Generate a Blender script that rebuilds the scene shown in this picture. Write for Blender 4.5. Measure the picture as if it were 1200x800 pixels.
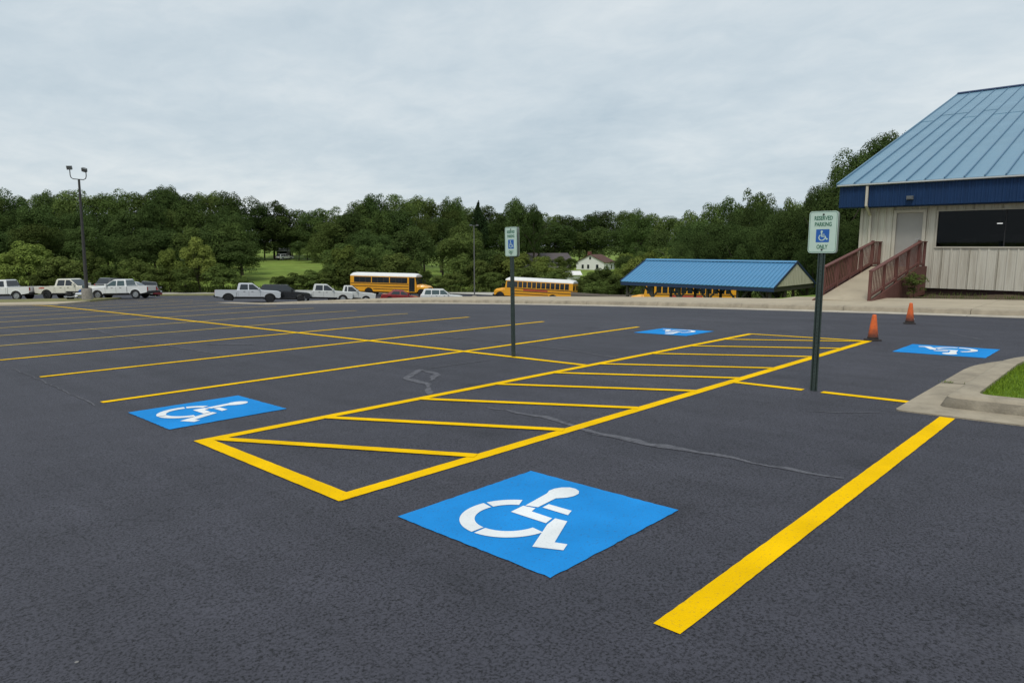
import bpy, bmesh, math, random
import numpy as np
from mathutils import Vector, Matrix

# ------------------------------------------------------------------ clear
for o in list(bpy.data.objects):
    bpy.data.objects.remove(o, do_unlink=True)
scene = bpy.context.scene
COL = scene.collection
rnd = random.Random(11)
R = math.radians
PI = math.pi

# ------------------------------------------------------------------ camera
CAM_H = 1.5007
HEAD = R(43.626)                    # heading of the view, measured from the stall direction (+x)
cam_d = bpy.data.cameras.new('camera')
cam_d.sensor_width = 36.0
cam_d.lens = 23.94
cam_d.clip_start = 0.05
cam_d.clip_end = 4000.0
cam = bpy.data.objects.new('camera', cam_d)
cam.location = (0, 0, CAM_H)
cam.rotation_euler = (R(90 - 7.99), 0, HEAD - R(90))
COL.objects.link(cam)
scene.camera = cam

# ------------------------------------------------------------------ overcast sky
SUN_EL, SUN_AZ = R(58), R(205)      # azimuth as an angle in the x-y plane
world = bpy.data.worlds.new('World')
scene.world = world
world.use_nodes = True
wn, wl = world.node_tree.nodes, world.node_tree.links
wn.clear()
w_out = wn.new('ShaderNodeOutputWorld')
w_bg = wn.new('ShaderNodeBackground')
w_bg.inputs['Strength'].default_value = 0.1
sky = wn.new('ShaderNodeTexSky')
sky.sky_type = 'NISHITA'
sky.sun_disc = False
sky.sun_elevation = SUN_EL
sky.sun_rotation = R(90) - SUN_AZ
sky.air_density = 1.2
sky.dust_density = 2.0
tc = wn.new('ShaderNodeTexCoord')
sep = wn.new('ShaderNodeSeparateXYZ')
wl.new(tc.outputs['Generated'], sep.inputs[0])


def wmath(op, a, b=None):
    n = wn.new('ShaderNodeMath')
    n.operation = op
    for i, q in enumerate((a, b)):
        if q is None:
            continue
        if isinstance(q, (int, float)):
            n.inputs[i].default_value = q
        else:
            wl.new(q, n.inputs[i])
    return n.outputs[0]


zz = wmath('ADD', wmath('ABSOLUTE', sep.outputs['Z']), 0.20)
cx_ = wmath('DIVIDE', sep.outputs['X'], zz)
cy_ = wmath('DIVIDE', sep.outputs['Y'], zz)
comb = wn.new('ShaderNodeCombineXYZ')
wl.new(cx_, comb.inputs[0])
wl.new(cy_, comb.inputs[1])


def wnoise(scale, detail, rough, dist, off):
    mp = wn.new('ShaderNodeMapping')
    mp.inputs['Location'].default_value = (off, off * 0.7, off * 0.3)
    mp.inputs['Rotation'].default_value = (0, 0, 0.6)
    mp.inputs['Scale'].default_value = (1.0, 0.8, 1.0)
    wl.new(comb.outputs[0], mp.inputs[0])
    n = wn.new('ShaderNodeTexNoise')
    n.inputs['Scale'].default_value = scale
    n.inputs['Detail'].default_value = detail
    n.inputs['Roughness'].default_value = rough
    n.inputs['Distortion'].default_value = dist
    wl.new(mp.outputs[0], n.inputs['Vector'])
    return n.outputs['Fac']


n_big = wnoise(0.42, 5, 0.55, 0.3, 3.1)
n_mid = wnoise(1.3, 6, 0.6, 0.5, 9.7)
n_fine = wnoise(6.5, 5, 0.62, 0.4, 21.3)
mixv = wmath('ADD', wmath('ADD', wmath('MULTIPLY', n_big, 0.72), wmath('MULTIPLY', n_mid, 0.30)), wmath('MULTIPLY', n_fine, 0.20))
ramp = wn.new('ShaderNodeValToRGB')
wl.new(mixv, ramp.inputs[0])
cr = ramp.color_ramp
cr.elements[0].position = 0.44
cr.elements[0].color = (3.90, 4.78, 5.45, 1)
cr.elements[1].position = 0.78
cr.elements[1].color = (6.75, 7.15, 7.30, 1)
e = cr.elements.new(0.60)
e.color = (5.10, 5.82, 6.30, 1)
w_mix = wn.new('ShaderNodeMix')
w_mix.data_type = 'RGBA'
w_mix.inputs['Factor'].default_value = 0.93
wl.new(sky.outputs[0], w_mix.inputs['A'])
wl.new(ramp.outputs[0], w_mix.inputs['B'])
wl.new(w_mix.outputs['Result'], w_bg.inputs['Color'])
wl.new(w_bg.outputs[0], w_out.inputs[0])

# ------------------------------------------------------------------ sun (soft, behind cloud)
sun_d = bpy.data.lights.new('sun', 'SUN')
sun_d.energy = 1.5
sun_d.angle = R(18)
sun_d.color = (1.0, 0.95, 0.88)
sun = bpy.data.objects.new('sun', sun_d)
sd = Vector((math.cos(SUN_EL) * math.cos(SUN_AZ), math.cos(SUN_EL) * math.sin(SUN_AZ), math.sin(SUN_EL)))
sun.rotation_euler = sd.to_track_quat('Z', 'Y').to_euler()
sun.location = sd * 60
COL.objects.link(sun)

scene.view_settings.view_transform = 'Standard'
scene.view_settings.look = 'None'
scene.view_settings.exposure = 0.26
scene.view_settings.gamma = 1.0
scene.view_settings.use_curve_mapping = False


# ------------------------------------------------------------------ the lie of the land
def sst(a, b, x):
    t = min(max((x - a) / (b - a), 0.0), 1.0)
    return t * t * (3 - 2 * t)


PA, PB = -0.0071264, -0.0289221


def zg(u, v):
    w = max(v, 0.0)
    d = 0.0005 * w * w if w < 45 else 1.0125 + 0.1 * (1 - math.exp(-(w - 45) / 4.0))
    k = 0.15 + 0.85 * sst(12, 19, u)
    k = k + (1 - k) * sst(35, 60, w)
    if v < 35:
        s = 0.07
    elif v < 58:
        s = 0.07 - 0.025 * (v - 35) / 23
    elif v < 72:
        s = 0.045 - 0.019 * (v - 58) / 14
    else:
        s = 0.026
    ex = (0.65 * sst(23.6, 28, u) + s * max(u - 28, 0)) * sst(10, 18, v)
    du, dv = u - 48.6, v - 60.8
    ex += 0.36 * math.exp(-(du * du + dv * dv) / 50.0)
    return PA * u + PB * v - d * k - ex


def zt(u, v):
    """whole terrain: the lots near by, a shallow valley and the far slope beyond"""
    r = math.hypot(u, v)
    t = sst(100, 128, r)
    if t <= 0:
        return zg(u, v)
    q = min(1.0, 115.0 / max(r, 1e-6))
    zn = zg(u * q, v * q)
    b = math.degrees(HEAD - math.atan2(v, u))          # bearing, right positive
    wl_ = 1 - sst(-12, -3, b) if b < 90 else 1.0
    rr = min(r, 420)
    zf = -6.1 + wl_ * (0.040 * (rr - 105) - 0.00003 * (rr - 105) ** 2) + (1 - wl_) * (0.006 * (rr - 105))
    return zn + (zf - zn) * t


# ------------------------------------------------------------------ materials
MAT = {}


def nt(m):
    return m.node_tree.nodes, m.node_tree.links


def mat(name, col, rough=0.6, metal=0.0, var=0.12, scale=4.0, bump=0.0, bscale=40.0, spec=0.5, detail=5.0,
        stretch=None, dirt=None, dirt_amt=0.0, dirt_scale=1.5, coat=0.0):
    m = bpy.data.materials.new(name)
    m.use_nodes = True
    N, L = nt(m)
    p = N['Principled BSDF']
    p.inputs['Roughness'].default_value = rough
    p.inputs['Metallic'].default_value = metal
    p.inputs['Specular IOR Level'].default_value = spec
    p.inputs['Coat Weight'].default_value = coat
    t = N.new('ShaderNodeTexCoord')
    vec = t.outputs['Object']
    if stretch:
        mp = N.new('ShaderNodeMapping')
        mp.inputs['Scale'].default_value = stretch
        L.new(vec, mp.inputs[0])
        vec = mp.outputs[0]
    nz = N.new('ShaderNodeTexNoise')
    nz.inputs['Scale'].default_value = scale
    nz.inputs['Detail'].default_value = detail
    nz.inputs['Roughness'].default_value = 0.65
    L.new(vec, nz.inputs['Vector'])
    rp = N.new('ShaderNodeValToRGB')
    rp.color_ramp.elements[0].position = 0.3
    rp.color_ramp.elements[1].position = 0.7
    lo = [max(0, c * (1 - var)) for c in col]
    hi = [min(1, c * (1 + var)) for c in col]
    rp.color_ramp.elements[0].color = (*lo, 1)
    rp.color_ramp.elements[1].color = (*hi, 1)
    L.new(nz.outputs['Fac'], rp.inputs[0])
    out = rp.outputs[0]
    if dirt is not None:
        n2 = N.new('ShaderNodeTexNoise')
        n2.inputs['Scale'].default_value = dirt_scale
        n2.inputs['Detail'].default_value = 7
        n2.inputs['Roughness'].default_value = 0.7
        L.new(vec, n2.inputs['Vector'])
        r2 = N.new('ShaderNodeValToRGB')
        r2.color_ramp.elements[0].position = 0.48
        r2.color_ramp.elements[1].position = 0.72
        L.new(n2.outputs['Fac'], r2.inputs[0])
        ma = N.new('ShaderNodeMath')
        ma.operation = 'MULTIPLY'
        ma.inputs[1].default_value = dirt_amt
        L.new(r2.outputs[0], ma.inputs[0])
        mx = N.new('ShaderNodeMix')
        mx.data_type = 'RGBA'
        L.new(ma.outputs[0], mx.inputs['Factor'])
        L.new(out, mx.inputs['A'])
        mx.inputs['B'].default_value = (*dirt, 1)
        out = mx.outputs['Result']
    L.new(out, p.inputs['Base Color'])
    if bump > 0:
        nb = N.new('ShaderNodeTexNoise')
        nb.inputs['Scale'].default_value = bscale
        nb.inputs['Detail'].default_value = 4
        L.new(vec, nb.inputs['Vector'])
        b = N.new('ShaderNodeBump')
        b.inputs['Strength'].default_value = bump
        b.inputs['Distance'].default_value = 0.02
        L.new(nb.outputs['Fac'], b.inputs['Height'])
        L.new(b.outputs[0], p.inputs['Normal'])
    MAT[name] = m
    return m


def asphalt_material():
    m = bpy.data.materials.new('asphalt')
    m.use_nodes = True
    N, L = nt(m)
    p = N['Principled BSDF']
    p.inputs['Roughness'].default_value = 0.78
    p.inputs['Specular IOR Level'].default_value = 0.35
    t = N.new('ShaderNodeTexCoord')

    def noise(s, d, r=0.6, dist=0.0):
        n = N.new('ShaderNodeTexNoise')
        n.inputs['Scale'].default_value = s
        n.inputs['Detail'].default_value = d
        n.inputs['Roughness'].default_value = r
        n.inputs['Distortion'].default_value = dist
        L.new(t.outputs['Object'], n.inputs['Vector'])
        return n.outputs['Fac']

    def rampn(src, a, ca, b, cb):
        rp = N.new('ShaderNodeValToRGB')
        rp.color_ramp.elements[0].position = a
        rp.color_ramp.elements[1].position = b
        rp.color_ramp.elements[0].color = (*ca, 1)
        rp.color_ramp.elements[1].color = (*cb, 1)
        L.new(src, rp.inputs[0])
        return rp.outputs[0]

    def mixc(f, a, b, mode='MIX', fac=None):
        x = N.new('ShaderNodeMix')
        x.data_type = 'RGBA'
        x.blend_type = mode
        if fac is not None:
            x.inputs['Factor'].default_value = fac
        else:
            L.new(f, x.inputs['Factor'])
        for s, q in (('A', a), ('B', b)):
            if isinstance(q, tuple):
                x.inputs[s].default_value = (*q, 1)
            else:
                L.new(q, x.inputs[s])
        return x.outputs['Result']

    grain = rampn(noise(70, 5, 0.75), 0.37, (0.007, 0.007, 0.009), 0.54, (0.058, 0.058, 0.072))
    vo = N.new('ShaderNodeTexVoronoi')
    vo.inputs['Scale'].default_value = 48
    L.new(t.outputs['Object'], vo.inputs['Vector'])
    pits = rampn(vo.outputs['Distance'], 0.05, (0.30, 0.30, 0.30), 0.30, (1.10, 1.10, 1.10))
    c = mixc(None, grain, pits, 'MULTIPLY', 0.5)
    big = rampn(noise(0.16, 6, 0.62, 0.4), 0.35, (0.86, 0.86, 0.88), 0.70, (1.20, 1.18, 1.17))
    c = mixc(None, c, big, 'MULTIPLY', 1.0)
    mid = rampn(noise(1.1, 7, 0.68, 0.3), 0.32, (0.86, 0.86, 0.86), 0.72, (1.16, 1.16, 1.17))
    c = mixc(None, c, mid, 'MULTIPLY', 1.0)
    mp = N.new('ShaderNodeMapping')
    mp.inputs['Scale'].default_value = (3.2, 0.10, 1.0)
    L.new(t.outputs['Object'], mp.inputs[0])
    ns = N.new('ShaderNodeTexNoise')
    ns.inputs['Scale'].default_value = 1.0
    ns.inputs['Detail'].default_value = 5
    L.new(mp.outputs[0], ns.inputs['Vector'])
    c = mixc(None, c, rampn(ns.outputs['Fac'], 0.35, (0.91, 0.91, 0.91), 0.65, (1.08, 1.08, 1.08)), 'MULTIPLY', 1.0)
    vo3 = N.new('ShaderNodeTexVoronoi')
    vo3.inputs['Scale'].default_value = 0.55
    L.new(t.outputs['Object'], vo3.inputs['Vector'])
    wob = N.new('ShaderNodeMath')
    wob.operation = 'MULTIPLY_ADD'
    wob.inputs[1].default_value = 0.25
    L.new(noise(6, 5, 0.7), wob.inputs[0])
    L.new(vo3.outputs['Distance'], wob.inputs[2])
    c = mixc(None, c, rampn(wob.outputs[0], 0.17, (0.62, 0.62, 0.62), 0.27, (1, 1, 1)), 'MULTIPLY', 0.7)
    # pale dusty scuffs
    sc = rampn(noise(0.55, 9, 0.72, 1.2), 0.60, (0, 0, 0), 0.80, (0.38, 0.38, 0.38))
    c = mixc(sc, c, (0.105, 0.104, 0.116))
    # a few light chips
    vo2 = N.new('ShaderNodeTexVoronoi')
    vo2.inputs['Scale'].default_value = 2.2
    L.new(t.outputs['Object'], vo2.inputs['Vector'])
    chip = rampn(vo2.outputs['Distance'], 0.012, (1, 1, 1), 0.020, (0, 0, 0))
    c = mixc(chip, c, (0.22, 0.21, 0.20))
    L.new(c, p.inputs['Base Color'])
    b = N.new('ShaderNodeBump')
    b.inputs['Strength'].default_value = 0.55
    b.inputs['Distance'].default_value = 0.006
    L.new(noise(110, 3, 0.7), b.inputs['Height'])
    L.new(b.outputs[0], p.inputs['Normal'])
    MAT['asphalt'] = m


def road_paint(name, col, thin=0.25):
    """traffic paint: grain of the asphalt shows through as small dark pits"""
    m = bpy.data.materials.new(name)
    m.use_nodes = True
    N, L = nt(m)
    p = N['Principled BSDF']
    p.inputs['Roughness'].default_value = 0.8
    p.inputs['Specular IOR Level'].default_value = 0.02
    t = N.new('ShaderNodeTexCoord')
    n1 = N.new('ShaderNodeTexNoise')
    n1.inputs['Scale'].default_value = 70
    n1.inputs['Detail'].default_value = 5
    n1.inputs['Roughness'].default_value = 0.75
    L.new(t.outputs['Object'], n1.inputs['Vector'])
    n2 = N.new('ShaderNodeTexNoise')
    n2.inputs['Scale'].default_value = 2.5
    n2.inputs['Detail'].default_value = 6
    L.new(t.outputs['Object'], n2.inputs['Vector'])
    r2 = N.new('ShaderNodeValToRGB')
    r2.color_ramp.elements[0].position = 0.3
    r2.color_ramp.elements[1].position = 0.75
    r2.color_ramp.elements[0].color = (*[c * 0.84 for c in col], 1)
    r2.color_ramp.elements[1].color = (*[min(1, c * 1.06) for c in col], 1)
    L.new(n2.outputs['Fac'], r2.inputs[0])
    r1 = N.new('ShaderNodeValToRGB')
    r1.color_ramp.elements[0].position = 0.33
    r1.color_ramp.elements[1].position = 0.43
    r1.color_ramp.elements[0].color = (thin * 2.2, thin * 2.2, thin * 2.2, 1)
    r1.color_ramp.elements[1].color = (0, 0, 0, 1)
    L.new(n1.outputs['Fac'], r1.inputs[0])
    mx = N.new('ShaderNodeMix')
    mx.data_type = 'RGBA'
    L.new(r1.outputs[0], mx.inputs['Factor'])
    L.new(r2.outputs[0], mx.inputs['A'])
    mx.inputs['B'].default_value = (0.06, 0.06, 0.06, 1)
    L.new(mx.outputs['Result'], p.inputs['Base Color'])
    b = N.new('ShaderNodeBump')
    b.inputs['Strength'].default_value = 0.7
    b.inputs['Distance'].default_value = 0.006
    L.new(n1.outputs['Fac'], b.inputs['Height'])
    L.new(b.outputs[0], p.inputs['Normal'])
    MAT[name] = m


def leaf_material(name, col, var=0.35, trans=0.25):
    m = bpy.data.materials.new(name)
    m.use_nodes = True
    N, L = nt(m)
    N.remove(N['Principled BSDF'])
    out = N['Material Output']
    geo = N.new('ShaderNodeNewGeometry')
    oi = N.new('ShaderNodeObjectInfo')
    rp = N.new('ShaderNodeValToRGB')
    rp.color_ramp.elements[0].color = (*[c * (1 - var) for c in col], 1)
    rp.color_ramp.elements[1].color = (col[0] * (1 + var * 1.3), col[1] * (1 + var), col[2] * (1 + var * 0.6), 1)
    L.new(geo.outputs['Random Per Island'], rp.inputs[0])
    hs = N.new('ShaderNodeHueSaturation')
    mr = N.new('ShaderNodeMapRange')
    mr.inputs['To Min'].default_value = 0.62
    mr.inputs['To Max'].default_value = 1.32
    L.new(oi.outputs['Random'], mr.inputs[0])
    L.new(mr.outputs[0], hs.inputs['Value'])
    mh = N.new('ShaderNodeMapRange')
    mh.inputs['To Min'].default_value = 0.488
    mh.inputs['To Max'].default_value = 0.505
    sn = N.new('ShaderNodeMath')
    sn.operation = 'FRACT'
    mu = N.new('ShaderNodeMath')
    mu.operation = 'MULTIPLY'
    mu.inputs[1].default_value = 7.31
    L.new(oi.outputs['Random'], mu.inputs[0])
    L.new(mu.outputs[0], sn.inputs[0])
    L.new(sn.outputs[0], mh.inputs[0])
    L.new(mh.outputs[0], hs.inputs['Hue'])
    L.new(rp.outputs[0], hs.inputs['Color'])
    d = N.new('ShaderNodeBsdfDiffuse')
    tr = N.new('ShaderNodeBsdfTranslucent')
    mx = N.new('ShaderNodeMixShader')
    mx.inputs[0].default_value = trans
    L.new(hs.outputs[0], d.inputs[0])
    L.new(hs.outputs[0], tr.inputs[0])
    L.new(d.outputs[0], mx.inputs[1])
    L.new(tr.outputs[0], mx.inputs[2])
    L.new(mx.outputs[0], out.inputs[0])
    MAT[name] = m


def glass_material(name, tint, refl=1.0):
    m = bpy.data.materials.new(name)
    m.use_nodes = True
    N, L = nt(m)
    N.remove(N['Principled BSDF'])
    out = N['Material Output']
    fr = N.new('ShaderNodeFresnel')
    fr.inputs[0].default_value = 1.5
    t = N.new('ShaderNodeBsdfTransparent')
    t.inputs[0].default_value = (*tint, 1)
    g = N.new('ShaderNodeBsdfGlossy')
    g.inputs['Roughness'].default_value = 0.02
    g.inputs[0].default_value = (refl, refl, refl, 1)
    mx = N.new('ShaderNodeMixShader')
    L.new(fr.outputs[0], mx.inputs[0])
    L.new(t.outputs[0], mx.inputs[1])
    L.new(g.outputs[0], mx.inputs[2])
    L.new(mx.outputs[0], out.inputs[0])
    MAT[name] = m


def emit_material(name, col, s):
    m = bpy.data.materials.new(name)
    m.use_nodes = True
    p = m.node_tree.nodes['Principled BSDF']
    p.inputs['Base Color'].default_value = (*col, 1)
    p.inputs['Emission Color'].default_value = (*col, 1)
    p.inputs['Emission Strength'].default_value = s
    MAT[name] = m


asphalt_material()
road_paint('yellow_paint', (0.93, 0.56, 0.003), 0.22)
road_paint('yellow_paint_old', (0.70, 0.50, 0.11), 0.32)
road_paint('blue_paint', (0.022, 0.27, 0.69), 0.26)
road_paint('white_paint', (0.82, 0.84, 0.84), 0.10)
mat('crack_filler', (0.112, 0.112, 0.126), 0.85, var=0.35, scale=30, bump=0.3, bscale=60, dirt=(0.050, 0.050, 0.060), dirt_amt=0.95, dirt_scale=9, spec=0.2)
mat('concrete', (0.43, 0.365, 0.265), 0.85, var=0.14, scale=2.2, bump=0.25, bscale=60, spec=0.2, dirt=(0.20, 0.17, 0.13), dirt_amt=0.55, dirt_scale=1.1)
mat('concrete_worn', (0.35, 0.30, 0.225), 0.85, var=0.16, scale=3.2, bump=0.35, bscale=70, spec=0.2, dirt=(0.13, 0.115, 0.09), dirt_amt=0.6, dirt_scale=2.1)
mat('concrete_gutter', (0.45, 0.405, 0.33), 0.85, var=0.12, scale=2.2, bump=0.2, bscale=60, spec=0.2, dirt=(0.25, 0.22, 0.18), dirt_amt=0.5)
mat('concrete_stained', (0.25, 0.22, 0.17), 0.9, var=0.3, scale=4, bump=0.4, bscale=60, spec=0.15, dirt=(0.10, 0.088, 0.07), dirt_amt=0.8, dirt_scale=3)
mat('concrete_grey', (0.26, 0.24, 0.21), 0.9, var=0.25, scale=5, bump=0.4, bscale=40, spec=0.2)
mat('pale_road', (0.44, 0.42, 0.37), 0.9, var=0.12, scale=0.6, spec=0.2)
mat('joint_dark', (0.07, 0.06, 0.045), 0.95, var=0.3)
mat('soil', (0.10, 0.075, 0.05), 0.95, var=0.4, scale=7, bump=0.7, bscale=30, spec=0.1)
mat('field_grass', (0.165, 0.235, 0.045), 0.95, var=0.30, scale=0.25, detail=9, bump=0.5, bscale=3.0, spec=0.1, dirt=(0.19, 0.20, 0.05), dirt_amt=0.6, dirt_scale=0.06)
mat('turf', (0.11, 0.18, 0.022), 0.95, var=0.35, scale=6, detail=8, bump=0.6, bscale=30, spec=0.1)
mat('dry_grass', (0.20, 0.19, 0.09), 0.95, var=0.3, scale=1.2, detail=8, bump=0.5, bscale=10, spec=0.1)
mat('roof_blue', (0.125, 0.245, 0.34), 0.36, var=0.07, scale=0.5, spec=0.5, dirt=(0.18, 0.30, 0.38), dirt_amt=0.5, dirt_scale=0.4)
mat('roof_blue_bright', (0.075, 0.245, 0.44), 0.40, var=0.07, scale=0.8, spec=0.5)
mat('seam_blue', (0.075, 0.17, 0.27), 0.4, var=0.08)
mat('fascia_blue', (0.007, 0.032, 0.098), 0.6, var=0.10, scale=2, spec=0.25)
mat('dark_blue', (0.010, 0.03, 0.09), 0.5, var=0.1)
mat('siding', (0.57, 0.54, 0.46), 0.55, var=0.06, scale=3, stretch=(6, 6, 0.35), dirt=(0.27, 0.225, 0.16), dirt_amt=0.55, dirt_scale=0.9)
mat('trim_cream', (0.52, 0.48, 0.40), 0.5, var=0.06)
mat('door_grey', (0.34, 0.325, 0.30), 0.5, var=0.05, scale=1.5)
mat('skirt_brown', (0.035, 0.014, 0.012), 0.8, var=0.3)
mat('rail_wood', (0.125, 0.044, 0.034), 0.75, var=0.22, scale=5, stretch=(3, 3, 0.8), bump=0.3, bscale=25, dirt=(0.20, 0.10, 0.075), dirt_amt=0.45, dirt_scale=2.5)
mat('new_wood', (0.50, 0.29, 0.085), 0.75, var=0.2, scale=3)
mat('weathered_wood', (0.20, 0.17, 0.135), 0.85, var=0.25, scale=3)
mat('post_dark', (0.05, 0.045, 0.04), 0.8, var=0.2)
mat('gutter_metal', (0.50, 0.52, 0.53), 0.4, var=0.06)
mat('steel_green', (0.045, 0.066, 0.060), 0.55, metal=0.3, var=0.25, scale=30, bump=0.15, bscale=120)
mat('sign_white', (0.52, 0.66, 0.57), 0.4, var=0.05, scale=8)
mat('sign_green', (0.012, 0.13, 0.07), 0.4, var=0.08)
mat('sign_blue', (0.012, 0.11, 0.42), 0.4, var=0.08)
mat('sign_back', (0.35, 0.40, 0.37), 0.45, metal=0.4, var=0.1)
mat('hole_dark', (0.01, 0.01, 0.01), 0.9, var=0.1)
mat('bolt', (0.05, 0.055, 0.05), 0.5, metal=0.6, var=0.2)
mat('pole_dark', (0.045, 0.042, 0.04), 0.6, metal=0.2, var=0.2, scale=6)
mat('pole_grey', (0.16, 0.16, 0.155), 0.6, metal=0.2, var=0.15)
mat('lamp_grey', (0.13, 0.14, 0.14), 0.5, var=0.1)
mat('lamp_glass', (0.10, 0.105, 0.11), 0.3, var=0.05)
def cone_material():
    m = mat('cone_orange', (0.66, 0.125, 0.022), 0.6, var=0.14, scale=12)
    N, L = nt(m)
    p = N['Principled BSDF']
    src = p.inputs['Base Color'].links[0].from_socket
    t = N.new('ShaderNodeTexCoord')
    sx = N.new('ShaderNodeSeparateXYZ')
    L.new(t.outputs['Object'], sx.inputs[0])
    nz = N.new('ShaderNodeTexNoise')
    nz.inputs['Scale'].default_value = 14
    nz.inputs['Detail'].default_value = 6
    L.new(t.outputs['Object'], nz.inputs['Vector'])
    a = N.new('ShaderNodeMath')
    a.operation = 'MULTIPLY_ADD'
    a.inputs[1].default_value = 0.22
    L.new(nz.outputs['Fac'], a.inputs[0])
    L.new(sx.outputs['Z'], a.inputs[2])
    mr = N.new('ShaderNodeMapRange')
    mr.inputs['From Min'].default_value = 0.20
    mr.inputs['From Max'].default_value = 0.38
    mr.inputs['To Min'].default_value = 0.92
    mr.inputs['To Max'].default_value = 0.0
    L.new(a.outputs[0], mr.inputs[0])
    mx = N.new('ShaderNodeMix')
    mx.data_type = 'RGBA'
    L.new(mr.outputs[0], mx.inputs['Factor'])
    L.new(src, mx.inputs['A'])
    mx.inputs['B'].default_value = (0.055, 0.018, 0.012, 1)
    L.new(mx.outputs['Result'], p.inputs['Base Color'])


cone_material()
mat('cone_dark', (0.022, 0.016, 0.014), 0.8, var=0.2)
mat('tyre', (0.016, 0.016, 0.017), 0.85, var=0.2, scale=20)
mat('rim', (0.42, 0.43, 0.44), 0.35, metal=0.7, var=0.08)
mat('rim_dark', (0.03, 0.03, 0.032), 0.4, metal=0.4, var=0.1)
mat('car_glass', (0.018, 0.024, 0.03), 0.06, var=0.05, spec=0.6)
mat('glass_teal', (0.05, 0.085, 0.09), 0.06, var=0.05, spec=0.6)
mat('paint_white', (0.70, 0.71, 0.70), 0.28, var=0.03, coat=0.5)
mat('paint_cream', (0.64, 0.62, 0.53), 0.32, var=0.04, coat=0.4)
mat('paint_silver', (0.56, 0.58, 0.61), 0.30, metal=0.2, var=0.03, coat=0.5)
mat('paint_light', (0.58, 0.59, 0.57), 0.32, var=0.04, coat=0.4)
mat('paint_black', (0.010, 0.011, 0.014), 0.2, var=0.1, coat=0.6)
mat('paint_red', (0.25, 0.018, 0.020), 0.25, var=0.05, coat=0.6)
mat('paint_grey', (0.10, 0.105, 0.11), 0.25, var=0.05, coat=0.6)
mat('bus_yellow', (0.80, 0.36, 0.012), 0.38, var=0.05, scale=1.2, coat=0.2)
mat('bus_white', (0.74, 0.74, 0.72), 0.45, var=0.05)
mat('black_trim', (0.014, 0.014, 0.015), 0.6, var=0.2)
mat('bus_interior', (0.05, 0.028, 0.02), 0.8, var=0.2)
mat('red_lens', (0.35, 0.012, 0.010), 0.25, var=0.05)
mat('amber_lens', (0.6, 0.18, 0.01), 0.25, var=0.05)
mat('clear_lens', (0.55, 0.57, 0.58), 0.15, var=0.05)
mat('red_sticker', (0.42, 0.045, 0.03), 0.5, var=0.1)
mat('moto_blue', (0.03, 0.10, 0.34), 0.25, var=0.06, coat=0.5)
mat('chrome', (0.55, 0.56, 0.57), 0.18, metal=1.0, var=0.05)
mat('house_white', (0.75, 0.74, 0.71), 0.7, var=0.05)
mat('house_roof', (0.10, 0.048, 0.035), 0.85, var=0.2, scale=1.5)
mat('house_roof_grey', (0.09, 0.075, 0.075), 0.85, var=0.2)
mat('house_dim', (0.22, 0.20, 0.20), 0.8, var=0.1)
mat('brick_red', (0.16, 0.06, 0.045), 0.85, var=0.2, scale=3)
mat('bark', (0.055, 0.042, 0.032), 0.9, var=0.3, scale=3, bump=0.4, bscale=8)
mat('dark_room', (0.022, 0.022, 0.024), 0.8, var=0.2)
mat('dark_furniture', (0.10, 0.085, 0.075), 0.7, var=0.3)
leaf_material('leaf_dark', (0.062, 0.100, 0.033), 0.28)
leaf_material('leaf_mid', (0.088, 0.132, 0.040), 0.28)
leaf_material('leaf_light', (0.155, 0.205, 0.052), 0.28)
leaf_material('leaf_shrub', (0.090, 0.130, 0.038), 0.35)
leaf_material('leaf_fir', (0.034, 0.060, 0.026), 0.3)
leaf_material('leaf_purple', (0.075, 0.062, 0.070), 0.35)
leaf_material('blade', (0.16, 0.25, 0.03), 0.40)
glass_material('window_glass', (0.45, 0.47, 0.50), 0.35)
glass_material('bus_glass', (0.25, 0.25, 0.26))
emit_material('lamp_lit', (1.0, 0.93, 0.80), 4.0)


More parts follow.
